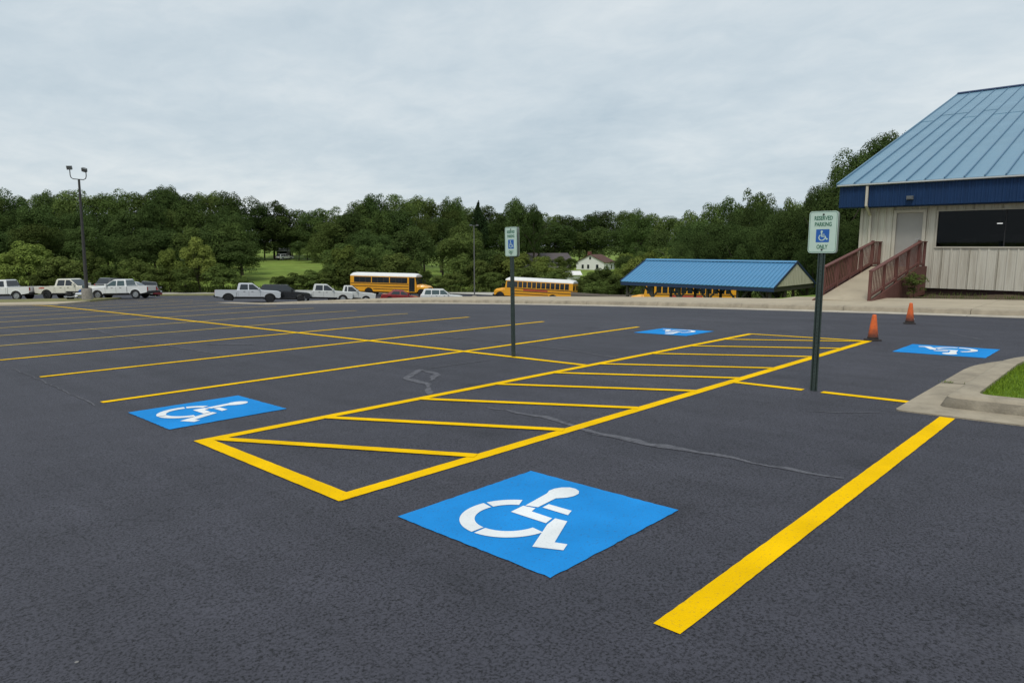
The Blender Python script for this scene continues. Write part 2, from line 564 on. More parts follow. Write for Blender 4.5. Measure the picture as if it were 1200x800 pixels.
# ------------------------------------------------------------------ mesh helpers
class MB:
    def __init__(self):
        self.v = []
        self.f = []

    def add(self, vs, fs):
        b = len(self.v)
        self.v += [tuple(p) for p in vs]
        self.f += [tuple(b + i for i in f) for f in fs]
        return self

    def box(self, x0, x1, y0, y1, z0, z1, M=None):
        vs = [Vector((x, y, z)) for z in (z0, z1) for y in (y0, y1) for x in (x0, x1)]
        if M is not None:
            vs = [M @ p for p in vs]
        return self.add(vs, [(0, 2, 3, 1), (4, 5, 7, 6), (0, 1, 5, 4), (2, 6, 7, 3), (0, 4, 6, 2), (1, 3, 7, 5)])

    def beam(self, p, q, w, h, up=(0, 0, 1)):
        """square bar from p to q"""
        p, q = Vector(p), Vector(q)
        d = (q - p).normalized()
        upv = Vector(up)
        if abs(d.dot(upv)) > 0.98:
            upv = Vector((1, 0, 0))
        s = d.cross(upv).normalized()
        t = s.cross(d).normalized()
        vs = []
        for c in (p, q):
            for a, b in ((-1, -1), (1, -1), (1, 1), (-1, 1)):
                vs.append(c + s * (a * w / 2) + t * (b * h / 2))
        return self.add(vs, [(0, 1, 2, 3), (7, 6, 5, 4), (0, 4, 5, 1), (1, 5, 6, 2), (2, 6, 7, 3), (3, 7, 4, 0)])

    def tube(self, pts, rad, n=8, caps=True):
        pts = [Vector(p) for p in pts]
        rs = rad if isinstance(rad, (list, tuple)) else [rad] * len(pts)
        b = len(self.v)
        ref = None
        for i, p in enumerate(pts):
            d = (pts[min(i + 1, len(pts) - 1)] - pts[max(i - 1, 0)]).normalized()
            if ref is None:
                ref = Vector((0, 0, 1)) if abs(d.z) < 0.9 else Vector((1, 0, 0))
            s = d.cross(ref).normalized()
            t = s.cross(d).normalized()
            ref = t
            for k in range(n):
                a = 2 * PI * k / n
                self.v.append(tuple(p + (s * math.cos(a) + t * math.sin(a)) * rs[i]))
        for i in range(len(pts) - 1):
            for k in range(n):
                k2 = (k + 1) % n
                self.f.append((b + i * n + k, b + i * n + k2, b + (i + 1) * n + k2, b + (i + 1) * n + k))
        if caps:
            self.f.append(tuple(b + k for k in reversed(range(n))))
            self.f.append(tuple(b + (len(pts) - 1) * n + k for k in range(n)))
        return self

    def lathe(self, prof, n=16, M=None):
        """prof: (r, z) pairs turned about the z axis"""
        b = len(self.v)
        for r, z in prof:
            for k in range(n):
                a = 2 * PI * k / n
                p = Vector((r * math.cos(a), r * math.sin(a), z))
                self.v.append(tuple(M @ p if M is not None else p))
        for i in range(len(prof) - 1):
            for k in range(n):
                k2 = (k + 1) % n
                self.f.append((b + i * n + k, b + i * n + k2, b + (i + 1) * n + k2, b + (i + 1) * n + k))
        self.f.append(tuple(b + k for k in reversed(range(n))))
        self.f.append(tuple(b + (len(prof) - 1) * n + k for k in range(n)))
        return self

    def prism(self, poly, a, b, fn):
        """polygon (p, q) extruded from a to b; fn(p, q, t) -> xyz"""
        n = len(poly)
        vs = [fn(p, q, a) for p, q in poly] + [fn(p, q, b) for p, q in poly]
        fs = [tuple(range(n))[::-1], tuple(range(n, 2 * n))]
        fs += [(i, (i + 1) % n, n + (i + 1) % n, n + i) for i in range(n)]
        return self.add(vs, fs)

    def loft(self, rings, close=True):
        n = len(rings[0])
        b = len(self.v)
        for r in rings:
            self.v += [tuple(p) for p in r]
        for i in range(len(rings) - 1):
            for k in range(n):
                k2 = (k + 1) % n
                self.f.append((b + i * n + k, b + i * n + k2, b + (i + 1) * n + k2, b + (i + 1) * n + k))
        if close:
            self.f.append(tuple(b + k for k in reversed(range(n))))
            self.f.append(tuple(b + (len(rings) - 1) * n + k for k in range(n)))
        return self

    def mesh(self, name, m, smooth=False, fix=True):
        me = bpy.data.meshes.new(name)
        me.from_pydata(self.v, [], self.f)
        if fix:
            bm = bmesh.new()
            bm.from_mesh(me)
            bmesh.ops.recalc_face_normals(bm, faces=bm.faces)
            bm.to_mesh(me)
            bm.free()
        if m:
            me.materials.append(MAT[m])
        if smooth:
            me.polygons.foreach_set('use_smooth', [True] * len(me.polygons))
            me.set_sharp_from_angle(angle=R(40))
        me.update()
        return me

    def build(self, name, m, parent=None, smooth=False, fix=True, loc=None):
        o = bpy.data.objects.new(name, self.mesh(name, m, smooth, fix))
        COL.objects.link(o)
        if parent is not None:
            o.parent = parent
        if loc is not None:
            o.location = loc
        return o


def inst(name, me, parent=None, loc=(0, 0, 0), rot=None, scale=None):
    o = bpy.data.objects.new(name, me)
    COL.objects.link(o)
    if parent is not None:
        o.parent = parent
    o.location = loc
    if rot is not None:
        o.rotation_euler = rot
    if scale is not None:
        o.scale = scale
    return o


def tag(o, label=None, cat=None, group=None, kind=None):
    if label:
        o['label'] = label
    if cat:
        o['category'] = cat
    if group:
        o['group'] = group
    if kind:
        o['kind'] = kind
    return o


def thing(name, label, cat, loc=(0, 0, 0), rotz=0.0, group=None):
    o = bpy.data.objects.new(name, None)
    o.empty_display_size = 0.3
    COL.objects.link(o)
    o.location = loc
    o.rotation_euler = (0, 0, rotz)
    return tag(o, label, cat, group)


def seat_on_ground(o, u, v, heading, dz=0.0, length=4.0):
    """stand a vehicle on the sloping ground, x axis along the heading, origin at its rear"""
    c, s = math.cos(heading), math.sin(heading)
    P = lambda x, y: Vector((u + c * x - s * y, v + s * x + c * y, zt(u + c * x - s * y, v + s * x + c * y)))
    a, b = 0.2 * length, 0.83 * length
    f = (P(b, 0) - P(a, 0)).normalized()
    l = (P((a + b) / 2, 0.8) - P((a + b) / 2, -0.8)).normalized()
    n = f.cross(l).normalized()
    l = n.cross(f)
    o_ = (P(b, 0) + P(a, 0)) / 2 - f * ((a + b) / 2) + n * dz
    M = Matrix((f, l, n)).transposed().to_4x4()
    M.translation = o_
    o.matrix_world = M


def copy_tree(o, parent=None):
    c = o.copy()
    COL.objects.link(c)
    if parent is not None:
        c.parent = parent
    for ch in list(o.children):
        copy_tree(ch, c)
    return c


# ================================================================== SETTING
def frange(a, b, s):
    n = max(1, int(round((b - a) / s)))
    return [a + (b - a) * i / n for i in range(n + 1)]


def asphalt_here(u, v):
    if v > 90 or u > 73 or u < -30 or v < -30:
        return False
    if u < 20.2:
        return True
    if v > 49.4:
        return True
    return u > 25.6 and v > 38


def grid_sheet(name, us, vs, zf, m, mask=None, smooth=True):
    nu, nv = len(us), len(vs)
    verts = [(u, v, zf(u, v)) for v in vs for u in us]
    faces = []
    for j in range(nv - 1):
        for i in range(nu - 1):
            if mask is None or mask(0.5 * (us[i] + us[i + 1]), 0.5 * (vs[j] + vs[j + 1])):
                k = j * nu + i
                faces.append((k, k + 1, k + 1 + nu, k + nu))
    used = sorted({i for f in faces for i in f})
    remap = {o: n for n, o in enumerate(used)}
    b = MB()
    b.v = [verts[i] for i in used]
    b.f = [tuple(remap[i] for i in f) for f in faces]
    return b.build(name, m, smooth=smooth, fix=False)


us = frange(-1600, -200, 140) + frange(-200, -40, 16)[1:] + frange(-40, 110, 2)[1:] + frange(110, 260, 6)[1:] + frange(260, 1800, 140)[1:]
vs = frange(-1600, -200, 140) + frange(-200, -40, 16)[1:] + frange(-40, 120, 2)[1:] + frange(120, 280, 6)[1:] + frange(280, 1800, 140)[1:]


def terrain_z(u, v):
    z = zt(u, v)
    if -32 < u < 75 and -32 < v < 92 and (asphalt_here(u, v) or u < 26):
        z -= 0.18
    return z


terrain = tag(grid_sheet('terrain', us, vs, terrain_z, 'field_grass'), kind='structure')

us = frange(-30, 20.2, 0.5)
vs = frange(-30, 49.4, 0.5) + frange(49.4, 90, 0.58)[1:]
us_b = frange(20.2, 25.6, 0.54)[1:] + frange(25.6, 73, 0.99)[1:]
lot = tag(grid_sheet('parking_lot', us + us_b, vs, zg, 'asphalt', asphalt_here), kind='structure')

# pale road behind the lots, across the valley floor
CH_, SH_ = math.cos(HEAD), math.sin(HEAD)


def from_view(X, Y):
    """right / ahead of the standpoint -> lot coordinates"""
    return X * SH_ + Y * CH_, -X * CH_ + Y * SH_


b = MB()
rows = []
for X in frange(-150, 40, 3):
    for Y in (95.6, 97.6, 99.6, 101.6, 103.6):
        u, v = from_view(X, Y)
        rows.append((u, v, zt(u, v) + 0.10))
n = 5
b.v = rows
b.f = [(i * n + j, i * n + j + 1, (i + 1) * n + j + 1, (i + 1) * n + j) for i in range(len(rows) // n - 1) for j in range(n - 1)]
tag(b.build('road', 'pale_road', smooth=True), kind='structure')


# ------------------------------------------------------------------ painted lines
def paint_z(u, v, layer):
    return zg(u, v) + layer + 0.00025 * max(v, 0)


def strip(name, p, q, w, m, layer=0.004, parent=lot, step=0.3, jit=0.0022, sq=(0, 0)):
    """a painted stripe following the ground; sq moves the two ends' corners to mitre them"""
    (u0, v0), (u1, v1) = p, q
    L_ = math.hypot(u1 - u0, v1 - v0)
    du, dv = (u1 - u0) / L_, (v1 - v0) / L_
    nu_, nv_ = -dv, du
    if max(v0, v1) < 9:
        step, jit = 0.05, 0.0017
    k = max(1, int(L_ / step))
    b = MB()
    for i in range(k + 1):
        for s in (-1, 1):
            t = L_ * i / k
            if i == 0:
                t += s * sq[0]
            if i == k:
                t += s * sq[1]
            off = s * (w / 2 + rnd.uniform(-jit, jit))
            u, v = u0 + du * t + nu_ * off, v0 + dv * t + nv_ * off
            b.v.append((u, v, paint_z(u, v, layer)))
    b.f = [(2 * i, 2 * i + 2, 2 * i + 3, 2 * i + 1) for i in range(k)]
    return b.build(name, m, parent, fix=False)


U0, UC, U1 = 2.27, 7.85, 13.28
AR, AL = 3.745, 5.945               # access aisle borders
W = 0.112
strip('aisle_border', (U0, AR), (U1, AR), 0.122, 'yellow_paint', 0.004)
strip('aisle_border', (U0, AL), (U1, AL), 0.122, 'yellow_paint', 0.004)
strip('aisle_border', (U0 + 0.055, AR - 0.057), (U0 + 0.055, AL + 0.057), 0.13, 'yellow_paint', 0.0055)
strip('aisle_border', (U1 - 0.05, AR), (U1 - 0.05, AL), 0.10, 'yellow_paint', 0.0055)
dgL = [2.43, 3.52, 4.72, 5.92, 7.04, 8.08, 9.51, 10.77, 12.03]
for ul in dgL:
    ur = ul + 1.12
    if ur > U1 - 0.1:
        t = (U1 - 0.1 - ul) / 1.12
        strip('aisle_hatch', (ul, AL - 0.03), (ul + 1.12 * t, AL - 0.03 - (AL - AR - 0.06) * t), 0.10, 'yellow_paint', 0.007)
    else:
        strip('aisle_hatch', (ul, AL - 0.03), (ur, AR + 0.03), 0.10, 'yellow_paint', 0.007)
# single line at the island
strip('stall_line', (2.32, 1.335), (7.30, 1.335), 0.125, 'yellow_paint', 0.004)
# centre line of the double row: interrupted by the sign posts and the access aisle
strip('centre_line', (UC, 1.80), (UC, 2.66), W, 'yellow_paint', 0.0055)
strip('centre_line', (UC, 2.87), (UC, AR - 0.05), W, 'yellow_paint', 0.0055)
strip('centre_line', (UC, AL + 0.05), (UC, 40.0), W, 'yellow_paint', 0.0055, step=0.8)
for k in range(11):
    v = 8.64 + 2.84 * k
    m = 'yellow_paint' if k < 3 else 'yellow_paint_old'
    strip('stall_line', (U0, v), (U1 - 0.05 * (k > 0), v), W if k < 3 else 0.09, m, 0.004, step=0.6)
# old worn stripes further over, in front of the end island
for k in range(7):
    v = 44.5 + 2.84 * k
    strip('stall_line', (15.0, v + 2), (22.5, v + 2), 0.10, 'yellow_paint_old', 0.006, step=0.6)

# ------------------------------------------------------------------ wheelchair symbols
ISA = [
    # head, neck and upper body
    [(-0.145, 0.040), (-0.190, 0.300), (-0.213, 0.345), (-0.213, 0.402), (-0.192, 0.450), (-0.150, 0.487), (-0.105, 0.490),
     (-0.060, 0.468), (-0.030, 0.425), (-0.025, 0.370), (-0.040, 0.320), (-0.066, 0.286), (-0.086, 0.262), (-0.066, 0.068)],
    # hip and thigh
    [(-0.152, 0.028), (-0.138, -0.098), (0.140, -0.096), (0.118, -0.014), (-0.048, -0.010), (-0.066, 0.045)],
    # arm
    [(-0.050, 0.152), (0.127, 0.157), (0.156, 0.086), (-0.042, 0.083)],
    # shin and foot
    [(0.132, -0.004), (0.214, 0.008), (0.352, -0.270), (0.420, -0.245), (0.452, -0.318), (0.300, -0.392), (0.160, -0.108)],
]


def arc_piece(a0, a1, n=12):
    c = (-0.080, -0.165)
    ro, ri = 0.302, 0.212
    P = []
    for i in range(n + 1):
        a = R(a0 + (a1 - a0) * i / n)
        P.append((c[0] + ro * math.cos(a) * 0.985, c[1] + ro * math.sin(a)))
    for i in range(n, -1, -1):
        a = R(a0 + (a1 - a0) * i / n)
        P.append((c[0] + ri * math.cos(a) * 0.985, c[1] + ri * math.sin(a)))
    return P


ISA += [arc_piece(119, 164), arc_piece(168, 268, 18), arc_piece(272, 352, 16)]


def symbol_polys(fn, polys, b):
    """fill polygons through a small bmesh-free fan: triangulated with mathutils"""
    from mathutils.geometry import tessellate_polygon
    for P in polys:
        tri = tessellate_polygon([[Vector((x, y, 0)) for x, y in P]])
        b.add([fn(x, y) for x, y in P], [tuple(t) for t in tri])


def blue_square(u0, u1, v0, v1, flip, label):
    # sides very slightly out of true, as sprayed by hand
    b = MB()
    k = 30
    jit = lambda: rnd.uniform(-0.004, 0.004)
    for j in range(k + 1):
        for i in range(k + 1):
            u, v = u0 + (u1 - u0) * i / k, v0 + (v1 - v0) * j / k
            if i in (0, k):
                u += jit()
            if j in (0, k):
                v += jit()
            b.v.append((u, v, paint_z(u, v, 0.004)))
    b.f = [(j * (k + 1) + i, j * (k + 1) + i + 1, (j + 1) * (k + 1) + i + 1, (j + 1) * (k + 1) + i) for j in range(k) for i in range(k)]
    sq = b.build('blue_square', 'blue_paint', lot, fix=False)
    sq['label'] = label
    uc, vc = (u0 + u1) / 2, (v0 + v1) / 2
    s = -1 if flip else 1
    sc = (u1 - u0) / 1.19

    def fn(x, y):
        u, v = uc + s * y * sc, vc - s * (x + 0.0) * sc
        return (u, v, paint_z(u, v, 0.0075))

    b = MB()
    symbol_polys(fn, ISA, b)
    for i, f in enumerate(b.f):
        p, q, r = (Vector(b.v[j]) for j in f)
        if (q - p).cross(r - p).z < 0:
            b.f[i] = f[::-1]
    b.build('wheelchair_symbol', 'white_paint', sq, fix=False)


blue_square(2.35, 3.54, 1.985, 3.185, False, 'blue painted square with white wheelchair symbol beside the single yellow line at the island')
blue_square(2.28, 3.47, 6.62, 7.78, False, 'blue painted square with white wheelchair symbol left of the hatched access aisle')
blue_square(12.15, 13.33, 6.78, 8.02, True, 'blue painted square with faded wheelchair symbol beyond the aisle, on the post-less side')
blue_square(11.96, 13.20, 1.78, 3.02, True, 'blue painted square with wheelchair symbol between the traffic cone and the grass island')


# ------------------------------------------------------------------ crack filler streaks
def crack(path, w, layer=0.003):
    pts = []
    for (a, c) in zip(path[:-1], path[1:]):
        n = max(1, int(math.hypot(c[0] - a[0], c[1] - a[1]) / 0.12))
        for i in range(n):
            pts.append((a[0] + (c[0] - a[0]) * i / n + rnd.uniform(-.02, .02), a[1] + (c[1] - a[1]) * i / n + rnd.uniform(-.02, .02)))
    pts.append(path[-1])
    b = MB()
    for i, (u, v) in enumerate(pts):
        p, q = pts[max(i - 1, 0)], pts[min(i + 1, len(pts) - 1)]
        du, dv = q[0] - p[0], q[1] - p[1]
        l = math.hypot(du, dv) or 1
        ww = w * rnd.uniform(0.35, 1.3) * (0.35 if i in (0, len(pts) - 1) else 1)
        for s in (-1, 1):
            x, y = u - dv / l * s * ww / 2, v + du / l * s * ww / 2
            b.v.append((x, y, paint_z(x, y, layer)))
    b.f = [(2 * i, 2 * i + 1, 2 * i + 3, 2 * i + 2) for i in range(len(pts) - 1)]
    b.build('crack_filler', 'crack_filler', lot)


crack([(4.89, 5.0), (4.92, 4.25), (4.76, 3.6), (4.73, 2.95), (4.79, 2.37), (4.76, 1.96), (4.82, 1.45)], 0.075)
crack([(4.70, 3.55), (4.68, 2.95), (4.75, 2.45)], 0.03, 0.0035)
crack([(4.95, 6.05), (5.4, 6.61), (5.49, 7.2), (6.09, 7.62), (5.95, 7.08), (5.55, 6.76)], 0.11)
crack([(6.19, 7.65), (6.66, 7.58), (7.5, 7.52)], 0.035)
crack([(9.21, 10.7), (9.26, 8.9), (9.0, 6.95), (8.75, 6.05)], 0.05)
crack([(2.20, 13.0), (2.21, 11.2), (2.17, 8.4)], 0.02)
crack([(6.1, 12.8), (5.5, 13.7)], 0.09)
crack([(6.75, 2.4), (7.2, 1.75)], 0.03)
crack([(15.6, 2.95), (14.6, 2.25)], 0.06)
crack([(10.6, 9.9), (11.4, 8.6), (11.3, 7.2)], 0.05)
crack([(13.9, 9.2), (15.2, 8.9), (16.0, 7.0)], 0.05)
crack([(5.0, 11.6), (4.9, 16.0), (5.3, 22.0)], 0.05)


# ------------------------------------------------------------------ pavement along the building
sidewalk = thing('sidewalk', None, None)
tag(sidewalk, kind='structure')
SEG = 3.0
KU = 20.15


def pave_seg(v0, v1, i):
    g = 0.006
    hk = lambda v, z: z if z < 0.03 else 0.03 + (z - 0.03) * (1 - 0.85 * sst(26, 48, v))
    back = 25.0 if v1 < 10.5 else 23.95
    prof_gutter = [(KU, -0.12), (KU, 0.012), (KU + 0.46, 0.022), (KU + 0.46, -0.12)]
    prof_kerb = [(KU + 0.463, -0.12), (KU + 0.463, 0.024), (KU + 0.50, 0.125), (KU + 0.53, 0.150), (KU + 0.66, 0.156), (KU + 0.66, -0.12)]
    for nm, pr, m in (('gutter', prof_gutter, 'concrete_gutter'), ('kerb_stone', prof_kerb, 'concrete_worn')):
        b = MB()
        rings = []
        for v in frange(v0 + g, v1 - g, 1.0):
            rings.append([(u, v, zg(u, v) + hk(v, z)) for u, z in pr])
        b.loft(rings)
        b.build(nm, m, sidewalk)
    n = 2 if back > 24 else 1
    step = (back - KU - 0.67) / n
    for k in range(n):
        u0 = KU + 0.67 + k * step
        b = MB()
        rings = []
        for v in frange(v0 + g, v1 - g, 1.0):
            step = (back - KU - 0.67) / n if back > 24.9 else 3.13 - 1.75 * sst(24, 50, v)
            rings.append([(u0 + g, v, zg(u0, v) - 0.1), (u0 + g, v, zg(u0, v) + hk(v, 0.152)), (u0 + step - g, v, zg(min(u0 + step, 23.6), v) + (0.165 if back > 24.9 else hk(v, 0.155))),
                          (u0 + step - g, v, zg(min(u0 + step, 23.6), v) - 0.5)])
        b.loft(rings)
        b.build('paving_slab', 'concrete', sidewalk)


edges = frange(-18, 49.5, SEG)
for i in range(len(edges) - 1):
    pave_seg(edges[i], edges[i + 1], i)
# rounded far end of the pavement
b = MB()
ring0, ring1, ring2 = [], [], []
for i in range(13):
    a = PI * i / 12
    uc = (KU + 22.2) / 2
    rr = (22.2 - KU) / 2
    for ring, r_, dz in ((ring0, rr, -0.3), (ring1, rr, 0.03), (ring2, rr - 0.08, 0.05)):
        u, v = uc - r_ * math.cos(a), 49.5 + r_ * 0.8 * math.sin(a)
        ring.append((u, v, zg(u, v) + dz))
b.loft([ring0, ring1, ring2])
b.build('kerb_end', 'concrete', sidewalk)
# planting bed between pavement and building
us_ = frange(25.02, 30.0, 0.4)
vs_ = frange(-18, 6.4, 0.5)
bed = grid_sheet('planting_bed', us_, vs_, lambda u, v: zg(u, v) + 0.06 + 0.05 * math.sin(u * 3.1) * math.cos(v * 2.3), 'soil')
tag(bed, kind='structure')

# ------------------------------------------------------------------ grass island at the end of the near row
island = thing('kerb_island', None, None)
tag(island, kind='structure')


def island_ring(of, ol, ob, dz, rn=0.06):
    """outline: front edge u, left edge v, back edge; rounded at the back"""
    uf, vl, ub = 7.335 + of, 1.79 - ol, 13.1 - ob
    ve = -7.0
    P = [(uf, ve), (uf, vl - rn)]
    for i in range(5):
        a = PI / 2 * i / 4
        P.append((uf + rn - rn * math.cos(a), vl - rn + rn * math.sin(a)))
    for t in (0.2, 0.4, 0.6, 0.8):
        P.append((uf + rn + (10.5 - uf - rn) * t, vl))
    ru, rv = ub - 10.5, 2.2
    for i in range(13):
        a = PI / 2 * i / 12
        P.append((10.5 + ru * math.sin(a), vl - rv + rv * math.cos(a)))
    P.append((ub, ve))
    return [(u, v, zg(u, v) + dz) for u, v in P]


b = MB()
b.loft([island_ring(0, 0, 0, -0.15), island_ring(0, 0, 0, 0.014), island_ring(0.34, 0.30, 0.30, 0.026, 0.10)], close=False)
b.build('gutter_apron', 'concrete_worn', island, smooth=True, fix=True)
b = MB()
b.loft([island_ring(0.338, 0.298, 0.298, -0.05, 0.10), island_ring(0.338, 0.298, 0.298, 0.024, 0.10), island_ring(0.362, 0.33, 0.31, 0.095, 0.11), island_ring(0.375, 0.345, 0.32, 0.118, 0.115)], close=False)
b.build('kerb_face', 'concrete_stained', island, smooth=True)
b = MB()
b.loft([island_ring(0.375, 0.345, 0.32, 0.118, 0.115), island_ring(0.395, 0.365, 0.34, 0.138, 0.12),
        island_ring(0.43, 0.40, 0.37, 0.150, 0.13), island_ring(0.57, 0.55, 0.52, 0.152, 0.15), island_ring(0.59, 0.57, 0.54, 0.144, 0.15), island_ring(0.59, 0.57, 0.54, 0.02, 0.15)], close=False)
b.build('kerb_stone', 'concrete_worn', island, smooth=True)
b = MB()
rg = island_ring(0.585, 0.565, 0.535, 0.105, 0.15)
b.add(rg, [tuple(range(len(rg)))])
b.build('turf', 'turf', island)
# expansion joint across the apron
b = MB()
for u, v, w_ in ((9.22, 1.775, 0.011), (9.24, 1.60, 0.010), (9.245, 1.42, 0.010)):
    for s in (-1, 1):
        b.v.append((u + s * w_, v, zg(u, v) + 0.021 + (0.012 if v < 1.5 else 0.004)))
b.f = [(0, 1, 3, 2), (2, 3, 5, 4)]
b.build('expansion_joint', 'joint_dark', island)


# grass blades, far too many to count
def blades(name, spots, h0, h1, w, m, parent=None):
    V, F = [], []
    for (u, v, z) in spots:
        a = rnd.uniform(0, 2 * PI)
        h = rnd.uniform(h0, h1)
        lean = rnd.uniform(0.1, 0.7) * h
        la = rnd.uniform(0, 2 * PI)
        dx, dy = math.cos(a) * w, math.sin(a) * w
        lx, ly = math.cos(la) * lean, math.sin(la) * lean
        k = len(V)
        V += [(u - dx, v - dy, z), (u + dx, v + dy, z), (u + dx * 0.6 + lx * 0.4, v + dy * 0.6 + ly * 0.4, z + h * 0.6),
              (u - dx * 0.6 + lx * 0.4, v - dy * 0.6 + ly * 0.4, z + h * 0.6), (u + lx, v + ly, z + h)]
        F += [(k, k + 1, k + 2, k + 3), (k + 3, k + 2, k + 4)]
    b = MB()
    b.v, b.f = V, F
    return b.build(name, m, parent, fix=False)


spots = []
while len(spots) < 26000:
    u = 7.935 + (12.5 - 7.935) * rnd.random()
    v = 1.215 - 3.4 * rnd.random() ** 1.3
    if u > 10.5:
        ru = 13.1 - 0.54 - 10.5
        t = (u - 10.5) / ru
        if t >= 1 or v > (1.79 - 0.565 - 2.2) + 2.2 * math.sqrt(1 - t * t) - 0.02:
            continue
    spots.append((u, v, zg(u, v) + 0.10))
tag(blades('grass', spots, 0.015, 0.06, 0.0035, 'blade'), 'short green grass growing inside the kerbed island', 'grass', kind='stuff')
spots = [(9.235 + rnd.gauss(0, 0.012), rnd.choice([1.76, 1.70, 1.50, 1.46, 1.44]) + rnd.gauss(0, 0.03), zg(9.2, 1.6) + 0.02) for _ in range(110)]
tag(blades('weeds', spots, 0.01, 0.035, 0.003, 'blade'), 'thin weeds sprouting from the joint in the island apron', 'weeds', kind='stuff')

# end island with the floodlight pole, on the left
us_ = [from_view(X, 0) for X in (0,)]
end_island = thing('end_island', None, None)
tag(end_island, kind='structure')


def quad_patch(name, X0, X1, Y0, Y1, dz, m, parent, nx=40, ny=4, tilt=0.0):
    b = MB()
    for j in range(ny + 1):
        for i in range(nx + 1):
            u, v = from_view(X0 + (X1 - X0) * i / nx, Y0 + (Y1 - Y0) * j / ny)
            b.v.append((u, v, zt(u, v) + dz))
    b.f = [(j * (nx + 1) + i, j * (nx + 1) + i + 1, (j + 1) * (nx + 1) + i + 1, (j + 1) * (nx + 1) + i) for j in range(ny) for i in range(nx)]
    # skirt
    k = len(b.v)
    per = list(range(nx + 1)) + [j * (nx + 1) + nx for j in range(1, ny + 1)] + [ny * (nx + 1) + i for i in range(nx - 1, -1, -1)] + [j * (nx + 1) for j in range(ny - 1, 0, -1)]
    for p in per:
        x, y, z = b.v[p]
        b.v.append((x, y, z - 0.35))
    for i in range(len(per)):
        i2 = (i + 1) % len(per)
        b.f.append((per[i], per[i2], k + i2, k + i))
    return b.build(name, m, parent, smooth=False, fix=False)


quad_patch('kerb_band', -75, -34.5, 51.6, 55.6, 0.10, 'concrete', end_island)
quad_patch('verge', -75, -34.9, 55.6, 60.8, 0.13, 'dry_grass', end_island)
# grass strip and gravel at the far side of the lots, in front of the pale road
quad_patch('verge', -62, -33, 86.0, 95.5, 0.10, 'dry_grass', end_island)


# ================================================================== THE METAL BUILDING
WU = 30.0                       # front wall plane
VL = 9.05                       # left corner
VR = -9.5                       # how far the front is built to the right
Z_BOT, Z_TOP = -0.10, 3.02
EU, EZ = 29.28, 3.93            # eave line
RU, RZ = 48.6, 3.93 + (48.6 - 29.28) / 3.0
bld = thing('metal_building', 'cream ribbed metal building with a large blue metal roof, door and dark window', 'building', (WU, VL, -0.1))
bl = lambda p: (p[0] - WU, p[1] - VL, p[2] + 0.1)


def bput(b, name, m, parent=bld, smooth=False, **k):
    b.v = [bl(p) for p in b.v]
    return b.build(name, m, parent, smooth=smooth, **k)


def ribbed(v0, v1, z0, z1, name='siding_panel', m='siding', uu=WU, pitch=0.292, rh=0.030, parent=bld):
    """trapezoid-ribbed sheet facing -u, ribs on a common grid"""
    pts = []
    lo, hi = min(v0, v1), max(v0, v1)
    k = math.floor(lo / pitch) - 1
    path = [(lo, 0.0)]
    while k * pitch < hi + pitch:
        c = k * pitch
        for dv, h in ((-0.045, 0), (-0.022, rh), (0.022, rh), (0.045, 0)):
            if lo < c + dv < hi:
                path.append((c + dv, h))
        # small minor ribs
        for q in (0.34, 0.66):
            for dv, h in ((-0.014, 0), (0, rh * 0.25), (0.014, 0)):
                if lo < c + pitch * q + dv < hi:
                    path.append((c + pitch * q + dv, h))
        k += 1
    path.append((hi, 0.0))
    path.sort()
    b = MB()
    for v, h in path:
        b.v += [(uu - 0.004 - h, v, z0), (uu - 0.004 - h, v, z1)]
    b.f = [(2 * i, 2 * i + 2, 2 * i + 3, 2 * i + 1) for i in range(len(path) - 1)]
    n = len(b.v)
    # back of the sheet
    b.v += [(uu + 0.03, lo, z0), (uu + 0.03, lo, z1), (uu + 0.03, hi, z0), (uu + 0.03, hi, z1)]
    b.f += [(n, n + 1, n + 3, n + 2)]
    return bput(b, name, m, parent)


D0, D1, DZ0, DZ1 = 6.86, 7.77, 0.74, 2.76     # door leaf
W0, W1, WZ0, WZ1 = -6.3, 6.36, 1.47, 2.78     # long window
pw = 0.876


def cols(a, c):
    """split a run of wall into sheets on a common grid"""
    xs = [a]
    k = math.ceil((a + 0.08) / pw)
    while k * pw < c - 0.08:
        xs.append(k * pw)
        k += 1
    xs.append(c)
    return list(zip(xs[:-1], xs[1:]))


for a, c in cols(D1 + 0.12, VL):
    ribbed(a + 0.004, c - 0.004, Z_BOT, Z_TOP)
for a, c in cols(W1 + 0.05, D0 - 0.12):
    ribbed(a + 0.004, c - 0.004, Z_BOT, Z_TOP)
ribbed(D0 - 0.115, D1 + 0.115, DZ1 + 0.12, Z_TOP)
ribbed(D0 - 0.115, D1 + 0.115, Z_BOT, DZ0 - 0.03)
for a, c in cols(W0, W1 + 0.05):
    ribbed(a + 0.004, c - 0.004, Z_BOT, WZ0 - 0.055)
    ribbed(a + 0.004, c - 0.004, WZ1 + 0.045, Z_TOP)
for a, c in cols(VR, W0):
    ribbed(a + 0.004, c - 0.004, Z_BOT, Z_TOP)
